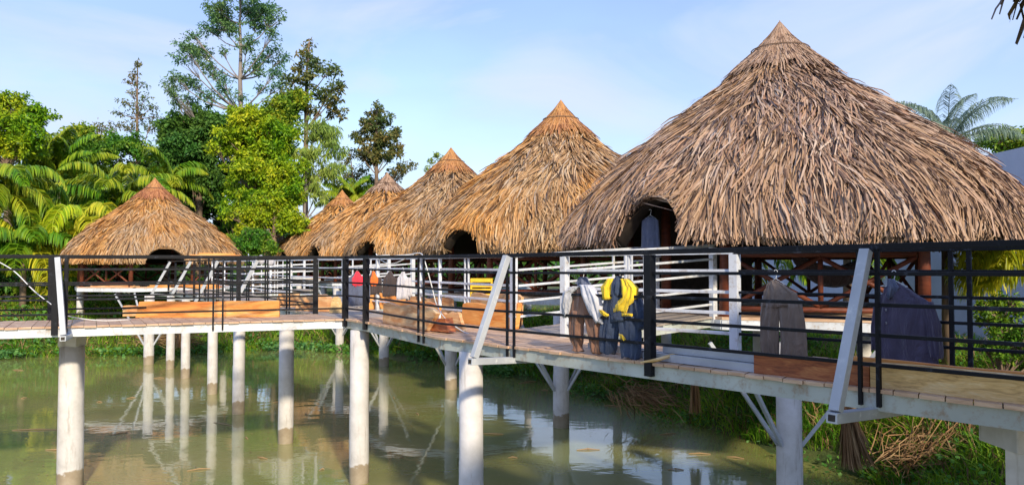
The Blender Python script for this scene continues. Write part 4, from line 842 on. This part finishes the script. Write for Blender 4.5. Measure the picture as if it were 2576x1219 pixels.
for k, (x0, y0, x1, y1, Z) in enumerate(((378, 716, 470, 733, 28.8), (430, 706, 505, 722, 29.4), (455, 735, 560, 733, 27.4), (235, 716, 345, 719, 29.6), (480, 738, 545, 742, 26.6))):
    A, B = at(x0, y0, Z), at(x1, y1, Z - 0.5); A.z = B.z = 0.075 + 0.03 * (k % 3); m_ = MB(); m_.frame(A, B, 0.3, 0.05); m_.frame(A + Vector((0.1, -0.1, 0.055)), B + Vector((-0.2, 0.1, 0.055)), 0.22, 0.045)
    tag(m_.build('plank_stack', M['slab_p'] if k % 2 else M['slab_o']), ('loose orange boards on the left deck in front of the golden hut', 'pale boards heaped just below the dark doorway of the golden hut', 'orange boards lying right of the leaning struts', 'dark rimmed boards on the left end of the golden hut deck', 'pale boards behind the pair of thin black posts')[k], 'boards')
# curved wood shaving / palm sheath over the deck edge
b = MB(); pts = [at(1612, 922, 6.95), at(1650, 905, 7.02), at(1690, 893, 7.1), at(1730, 887, 7.2)]
for p in pts: p.z = max(p.z, 0.02)
b.tube(pts, [0.008, 0.018, 0.018, 0.006], 6); tag(b.build('palm_sheath', M['slab_y']), 'curved pale strip of palm wood lying over the deck edge at the thick black post', 'wood strip')

# ------------------------------------------------------------------ clothes
def cloth_mat(name, col, rough=0.85, var=0.2):
    m, nt, bs, out = new_mat(name); n = noise(nt, 5, 5, 0.6); f = noise(nt, 7, 4, 0.6, sc=(1, 1, 0.35), dist=1.2)
    c = ramp(nt, n, [(0.3, tuple(x * (1 - var) for x in col)), (0.7, tuple(min(1, x * (1 + var)) for x in col))])
    nt.links.new(c, bs.inputs['Base Color']); bs.inputs['Roughness'].default_value = rough; bs.inputs['Sheen Weight'].default_value = 0.3; bump(nt, bs, f, 0.9, 0.05)
    return m
def sleeve(mb, path, n=44, folds=5, amp=0.30, seed=0, close=True):
    """path: list of (centre, half width, half depth); elliptical flattened tube facing the camera with vertical folds"""
    base = len(mb.v); m_ = len(path); rr = random.Random(seed); ph = rr.uniform(0, 6)
    for i, (c, w_, d_) in enumerate(path):
        c = Vector(c)
        for k in range(n):
            a = 2 * PI * k / n; fo = 1 + amp * (math.sin(folds * a + ph + i * 0.22) * 0.6 + math.sin((folds * 2 + 1) * a + ph * 2 - i * 0.3) * 0.4)
            u = SIDE * (math.cos(a) * w_ * (1 + 0.12 * (fo - 1))) + FRONT * (math.sin(a) * d_ * fo); kk_ = i / max(1, m_ - 1); u += FRONT * (0.005 * math.sin(folds * 1.7 * math.cos(a) * 3 + ph + i * 0.35) * (0.3 + kk_)); u.z += 0.004 * math.sin(i * 1.7) + (0.012 * math.sin(a * 3 + ph) if i == m_ - 1 else 0)
            mb.v.append(c + u)
    for i in range(m_ - 1):
        for k in range(n):
            a0 = base + i * n + k; a1 = base + i * n + (k + 1) % n; mb.f.append((a0, a1, a1 + n, a0 + n))
    if close: mb.f.append(tuple(base + k for k in range(n))[::-1]); mb.f.append(tuple(base + (m_ - 1) * n + k for k in range(n)))
def dense(path, k=4):
    out = []
    for (c0, w0, d0), (c1, w1, d1) in zip(path[:-1], path[1:]):
        for i in range(k):
            t = i / k; t2 = t * t * (3 - 2 * t); out.append((Vector(c0).lerp(Vector(c1), t), w0 + (w1 - w0) * t2, d0 + (d1 - d0) * t2))
    out.append(path[-1]); return [(Vector(c), w_, d_) for c, w_, d_ in out]
def hanger(o, top, w):
    b = MB(); t = Vector(top); hook = [t + SIDE * (0.018 * math.cos(a)) + Vector((0, 0, 0.0 + 0.018 * math.sin(a))) for a in [i * 0.5 - 0.6 for i in range(8)]]
    b.tube(hook[::-1] + [t + Vector((0, 0, -0.07))], 0.0035, 5)
    b.tube([t + Vector((0, 0, -0.07)), t + SIDE * w + Vector((0, 0, -0.13)), t - SIDE * w + Vector((0, 0, -0.13)), t + Vector((0, 0, -0.07))], 0.0035, 5); b.build('hanger', M['cable'], o)
def garment(name, label, cat, base, top, mats_parts, hw=0.12, group='clothes hung on the railings'):
    """mats_parts: list of (part name, material, [list of paths given as (dx, z, half width, half depth)])"""
    o = thing(name, (base[0], base[1], 0), label, cat, group)
    hanger(o, (base[0], base[1], top), hw)
    for i, (pn, mt, paths) in enumerate(mats_parts):
        mb = MB()
        for j, pth in enumerate(paths):
            P_ = [(Vector((base[0], base[1], z)) + SIDE * dx + FRONT * (0.0 if len(r) < 1 else r[0]), w_, d_) for dx, z, w_, d_, *r in pth]
            sleeve(mb, dense(P_), seed=i * 7 + j + int(top * 100))
            if pn in ('pocket_trim', 'button'): mb.build(pn, mt, o, smooth=True); mb = MB()
        if mb.v: mb.build(pn, mt, o, smooth=True)
    return o
cl_brown = cloth_mat('brown_cloth', (0.20, 0.10, 0.065)); cl_grey = cloth_mat('pale_grey_cloth', (0.52, 0.53, 0.60)); cl_yel = cloth_mat('yellow_cloth', (0.85, 0.58, 0.02)); cl_navy = cloth_mat('navy_cloth', (0.025, 0.045, 0.10))
cl_tan = cloth_mat('taupe_cloth', (0.20, 0.15, 0.115)); cl_pur = cloth_mat('purple_grey_cloth', (0.060, 0.052, 0.095)); cl_red = cloth_mat('red_cloth', (0.75, 0.03, 0.06)); cl_or = cloth_mat('orange_cloth', (0.85, 0.16, 0.02)); cl_dk = cloth_mat('dark_cloth', (0.05, 0.035, 0.035)); cl_wh = cloth_mat('white_cloth', (0.52, 0.52, 0.57)); cl_blue = cloth_mat('slate_cloth', (0.09, 0.11, 0.18))
SIDE = Vector((0.652, -0.758, 0)); FRONT = Vector((-0.758, -0.652, 0))
def rail_pt(px, inset, far=False):
    if far: p = lerp(B5, E_, par(B5, E_, px)); return p + FRONT * inset
    p = lerp(NR, E, par(NR, E, px)); return p - FRONT * inset
# workwear on the near railing (width directions are foreshortened, so real widths are larger)
p = rail_pt(1457, 0.06)
garment('work_trousers', 'brown muddy trousers with a pale grey jacket tied round, hung next to the yellow overalls', 'trousers', p, 0.86,
        [('trousers', cl_brown, [[(-0.02, 0.70, 0.05, 0.03), (0.0, 0.66, 0.16, 0.05), (0.02, 0.50, 0.19, 0.06), (0.02, 0.38, 0.20, 0.06)], [(-0.08, 0.44, 0.12, 0.06), (-0.10, 0.28, 0.10, 0.05), (-0.10, 0.14, 0.09, 0.05), (-0.08, 0.05, 0.05, 0.04), (-0.08, 0.01, 0.08, 0.05)], [(0.13, 0.44, 0.12, 0.06), (0.16, 0.28, 0.11, 0.06), (0.18, 0.14, 0.09, 0.05), (0.19, 0.04, 0.07, 0.05), (0.20, 0.005, 0.06, 0.04)]]),
         ('jacket', cl_grey, [[(-0.05, 0.70, 0.06, 0.04, 0.04), (-0.16, 0.64, 0.07, 0.05, 0.05), (-0.20, 0.50, 0.06, 0.05, 0.05), (-0.22, 0.36, 0.04, 0.03, 0.04)], [(0.08, 0.72, 0.08, 0.05, 0.04), (0.16, 0.60, 0.12, 0.06, 0.05), (0.22, 0.46, 0.10, 0.05, 0.05), (0.28, 0.33, 0.05, 0.04, 0.04)]]),
         ('collar', cl_blue, [[(0.0, 0.80, 0.05, 0.04), (0.0, 0.74, 0.08, 0.05), (0.02, 0.69, 0.06, 0.04)]])], 0.12)
p = rail_pt(1548, 0.06)
garment('work_overalls', 'navy work overalls with bright yellow shoulders and pockets, hung by the thick black post', 'overalls', p, 0.865,
        [('overalls', cl_navy, [[(0.02, 0.70, 0.10, 0.05), (0.02, 0.62, 0.20, 0.07), (0.02, 0.50, 0.22, 0.08), (0.02, 0.36, 0.21, 0.08)], [(-0.10, 0.42, 0.12, 0.07), (-0.13, 0.28, 0.12, 0.06), (-0.15, 0.12, 0.11, 0.06), (-0.16, 0.02, 0.09, 0.05)], [(0.12, 0.42, 0.13, 0.07), (0.14, 0.25, 0.13, 0.07), (0.14, 0.10, 0.13, 0.06), (0.15, 0.0, 0.11, 0.06)], [(0.22, 0.60, 0.05, 0.05), (0.27, 0.45, 0.05, 0.05), (0.27, 0.30, 0.04, 0.04)]]),
         ('yellow_yoke', cl_yel, [[(-0.08, 0.79, 0.04, 0.04, .03), (-0.12, 0.70, 0.08, 0.05, .04), (-0.10, 0.58, 0.07, 0.05, .045)], [(0.10, 0.79, 0.05, 0.04, .03), (0.17, 0.70, 0.10, 0.05, .04), (0.17, 0.60, 0.09, 0.05, .045), (0.08, 0.52, 0.10, 0.03, .07), (0.07, 0.46, 0.09, 0.02, .075)]]),
         ('pocket_trim', cl_yel, [[(-0.19, 0.47, 0.02, 0.01, .08), (-0.12, 0.43, 0.05, 0.012, .085), (-0.10, 0.41, 0.03, 0.01, .085)], [(0.17, 0.452, 0.07, 0.01, .085), (0.17, 0.432, 0.07, 0.01, .085)], [(0.08, 0.24, 0.02, 0.01, .08), (0.12, 0.19, 0.03, 0.01, .08)]]),
         ('hood', cl_navy, [[(0.02, 0.82, 0.03, 0.03, .03), (0.01, 0.74, 0.06, 0.05, .04), (0.0, 0.64, 0.06, 0.04, .05), (0.0, 0.58, 0.03, 0.02, .05)]])], 0.12)
p = rail_pt(1960, 0.07, True)
garment('trousers', 'taupe trousers hanging from the far railing left of the thick grey strut', 'trousers', p, 0.86,
        [('cloth', cl_tan, [[(-0.03, 0.77, 0.03, 0.02), (0.0, 0.72, 0.10, 0.035), (0.05, 0.64, 0.18, 0.045), (0.05, 0.50, 0.215, 0.05)], [(-0.06, 0.54, 0.10, 0.045), (-0.075, 0.35, 0.105, 0.045), (-0.08, 0.15, 0.105, 0.04), (-0.08, 0.0, 0.10, 0.035)], [(0.15, 0.54, 0.125, 0.045), (0.17, 0.35, 0.135, 0.045), (0.185, 0.15, 0.14, 0.04), (0.19, 0.0, 0.145, 0.035)]])], 0.1)
p = rail_pt(2256, 0.07, True)
garment('shirt', 'dark purple grey buttoned shirt hanging at the right by the yellow palm', 'shirt', p, 0.86,
        [('cloth', cl_pur, [[(0.0, 0.77, 0.03, 0.03), (0.03, 0.70, 0.12, 0.04), (0.08, 0.60, 0.21, 0.05), (0.09, 0.40, 0.24, 0.06), (0.09, 0.18, 0.26, 0.06), (0.10, 0.01, 0.26, 0.06)], [(0.28, 0.60, 0.05, 0.05), (0.33, 0.40, 0.06, 0.05), (0.345, 0.18, 0.06, 0.05), (0.35, 0.1, 0.05, 0.05)], [(-0.13, 0.58, 0.05, 0.04), (-0.165, 0.35, 0.05, 0.04), (-0.17, 0.12, 0.045, 0.04)]]),
         ('collar', cl_blue, [[(-0.02, 0.80, 0.03, 0.03, .02), (0.01, 0.72, 0.05, 0.04, .03), (-0.02, 0.62, 0.03, 0.02, .04)]]),
         ('button', cl_wh, [[(-0.045, z + 0.006, 0.006, 0.004, .075), (-0.045, z - 0.006, 0.006, 0.004, .075)] for z in (0.52, 0.40, 0.28)])], 0.12)
# jackets on the white railing behind the slabs
dA = (Vector(K_) - Vector(C1_)).normalized(); SIDE = Vector((1, -0.15, 0)).normalized(); FRONT = Vector((-0.15, -1, 0)).normalized()
def mid_pt(px):
    a, b = (C2_, C1_) if px < 1115 - 1e9 else (C1_, K_)
    return None
for nm, lab, cat, px, y0, Z, mt, mt2, w_, h_ in (
        ('jacket', 'red and slate blue jacket on the railing beside the black corner post', 'jacket', 897, 697, 13.6, cl_blue, cl_red, 0.19, 0.62),
        ('jacket', 'black jacket with orange shoulder next to the red jacket', 'jacket', 938, 690, 13.6, cl_dk, cl_or, 0.12, 0.42),
        ('jacket', 'dark brown jacket in the middle of the row behind the slabs', 'jacket', 980, 690, 13.6, cl_dk, cl_dk, 0.14, 0.45),
        ('shirt', 'white shirt at the right end of the row of jackets behind the slabs', 'shirt', 1013, 690, 13.5, cl_wh, cl_wh, 0.12, 0.50)):
    c = at(px, y0, Z); zt = 0.80
    garment(nm, lab, cat, (c.x, c.y), 0.86, [('cloth', mt, [[(0, zt, 0.02, 0.02), (0, zt - 0.04, w_ * 0.3, 0.03), (0, zt - 0.12, w_ * 0.8, 0.04), (0.01, zt - 0.24, w_, 0.05), (0, zt - h_, w_, 0.05)], [(w_, zt - 0.1, 0.04, 0.04), (w_ * 1.15, zt - 0.3, 0.045, 0.04), (w_ * 1.15, zt - h_ * 0.9, 0.04, 0.035)]]),
            ('shoulder', mt2, [[(0.02, zt + 0.01, 0.02, 0.03, 0.02), (0.03, zt - 0.05, w_ * 0.3, 0.04, 0.02), (0.04, zt - 0.12, w_ * 0.62, 0.045, 0.02), (0.03, zt - 0.22, w_ * 0.6, 0.045, 0.03), (0.03, zt - 0.28, w_ * 0.2, 0.02, 0.03)]])], w_ * 0.6)
# grey garment in the doorway, partition wall and hammock inside the largest hut
SIDE = Vector((0.8, -0.6, 0)); FRONT = Vector((-0.6, -0.8, 0)); c = at(1636, 560, 11.6)
garment('hanging_trousers', 'dim grey trousers hanging inside the dark arched doorway', 'trousers', (c.x, c.y), 1.78, [('cloth', cl_blue, [[(0, 1.68, 0.05, 0.03), (0, 1.62, 0.14, 0.05), (0, 1.4, 0.15, 0.05), (0.0, 1.05, 0.17, 0.05)]])], 0.1)
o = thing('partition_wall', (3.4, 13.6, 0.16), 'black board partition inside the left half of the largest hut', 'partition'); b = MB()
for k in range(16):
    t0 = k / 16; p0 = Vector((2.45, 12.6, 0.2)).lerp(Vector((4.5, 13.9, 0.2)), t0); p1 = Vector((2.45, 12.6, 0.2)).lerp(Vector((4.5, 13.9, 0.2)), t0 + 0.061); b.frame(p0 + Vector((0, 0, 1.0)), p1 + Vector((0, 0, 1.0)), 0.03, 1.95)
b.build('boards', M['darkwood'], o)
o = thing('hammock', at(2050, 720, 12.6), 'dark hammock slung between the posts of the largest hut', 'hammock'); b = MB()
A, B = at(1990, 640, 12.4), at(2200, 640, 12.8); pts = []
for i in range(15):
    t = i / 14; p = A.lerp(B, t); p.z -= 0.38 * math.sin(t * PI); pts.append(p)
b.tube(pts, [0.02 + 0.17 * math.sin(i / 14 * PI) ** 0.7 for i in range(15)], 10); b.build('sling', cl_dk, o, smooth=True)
# yellow crate on the second hut
o = thing('crate', at(1212, 745, 17.6), 'bright yellow slatted crate on the deck of the second hut', 'crate'); c = at(1212, 723, 17.6); yel = plain('yellow_plastic', (0.80, 0.50, 0.02), 0.5, 0.15); b = MB()
for k in range(4): b.frame(c + Vector((-0.26, 0, -0.18 + 0.12 * k)), c + Vector((0.26, 0, -0.18 + 0.12 * k)), 0.4, 0.085)
for sx in (-0.24, 0.24): b.frame(c + Vector((sx, 0, -0.222)), c + Vector((sx, 0, 0.222)), 0.04, 0.42, up=(0, 1, 0))
b.build('slats', yel, o)
# white sacks on the far rail
for x, y in ((656, 652), (680, 655)):
    c = at(x, y, 17.6); b = MB(); b.tube([c + Vector((0, 0, -0.12)), c + Vector((0, 0, -0.05)), c + Vector((0.01, 0, 0.04)), c + Vector((-0.01, 0, 0.1))], [0.07, 0.10, 0.085, 0.03], 10)
    tag(b.build('white_bag', cl_wh, smooth=True), 'round white bag hooked on the railing left of the hut row' if x < 670 else 'squat white bag beside the rounder one on the railing', 'bag')

# ------------------------------------------------------------------ cables
def cable(label, pts, r=0.008):
    P_ = [Vector(p) for p in pts]; out = []
    for i in range(len(P_) - 1):
        p0 = P_[max(i - 1, 0)]; p1 = P_[i]; p2 = P_[i + 1]; p3 = P_[min(i + 2, len(P_) - 1)]
        for k in range(6):
            t = k / 6; out.append(0.5 * ((2 * p1) + (p2 - p0) * t + (2 * p0 - 5 * p1 + 4 * p2 - p3) * t * t + (3 * p1 - p0 - 3 * p2 + p3) * t ** 3))
    out.append(P_[-1]); b = MB(); b.tube(out, r, 6); tag(b.build('cable', M['cable'], smooth=True), label, 'cable')
cable('white cable sagging past the left post onto the left boardwalk', [at(-40, 640, 12.2), at(15, 668, 12.2), at(45, 690, 12.1), at(90, 735, 12.0), at(150, 780, 11.9), at(165, 792, 11.8), at(200, 800, 12.1), at(260, 806, 12.2), at(330, 803, 12.5)])
cable('white cable looped over the black railing and trailing down onto the wood pile', [at(946, 638, 11.7), at(960, 655, 11.6), at(985, 663, 11.5), at(1010, 655, 11.3), at(1035, 640, 11.1), at(1058, 637, 10.9), at(1068, 655, 10.6), at(1085, 715, 10.6), at(1100, 770, 10.6), at(1125, 805, 10.4), at(1165, 833, 10.3), at(1178, 838, 10.2)])
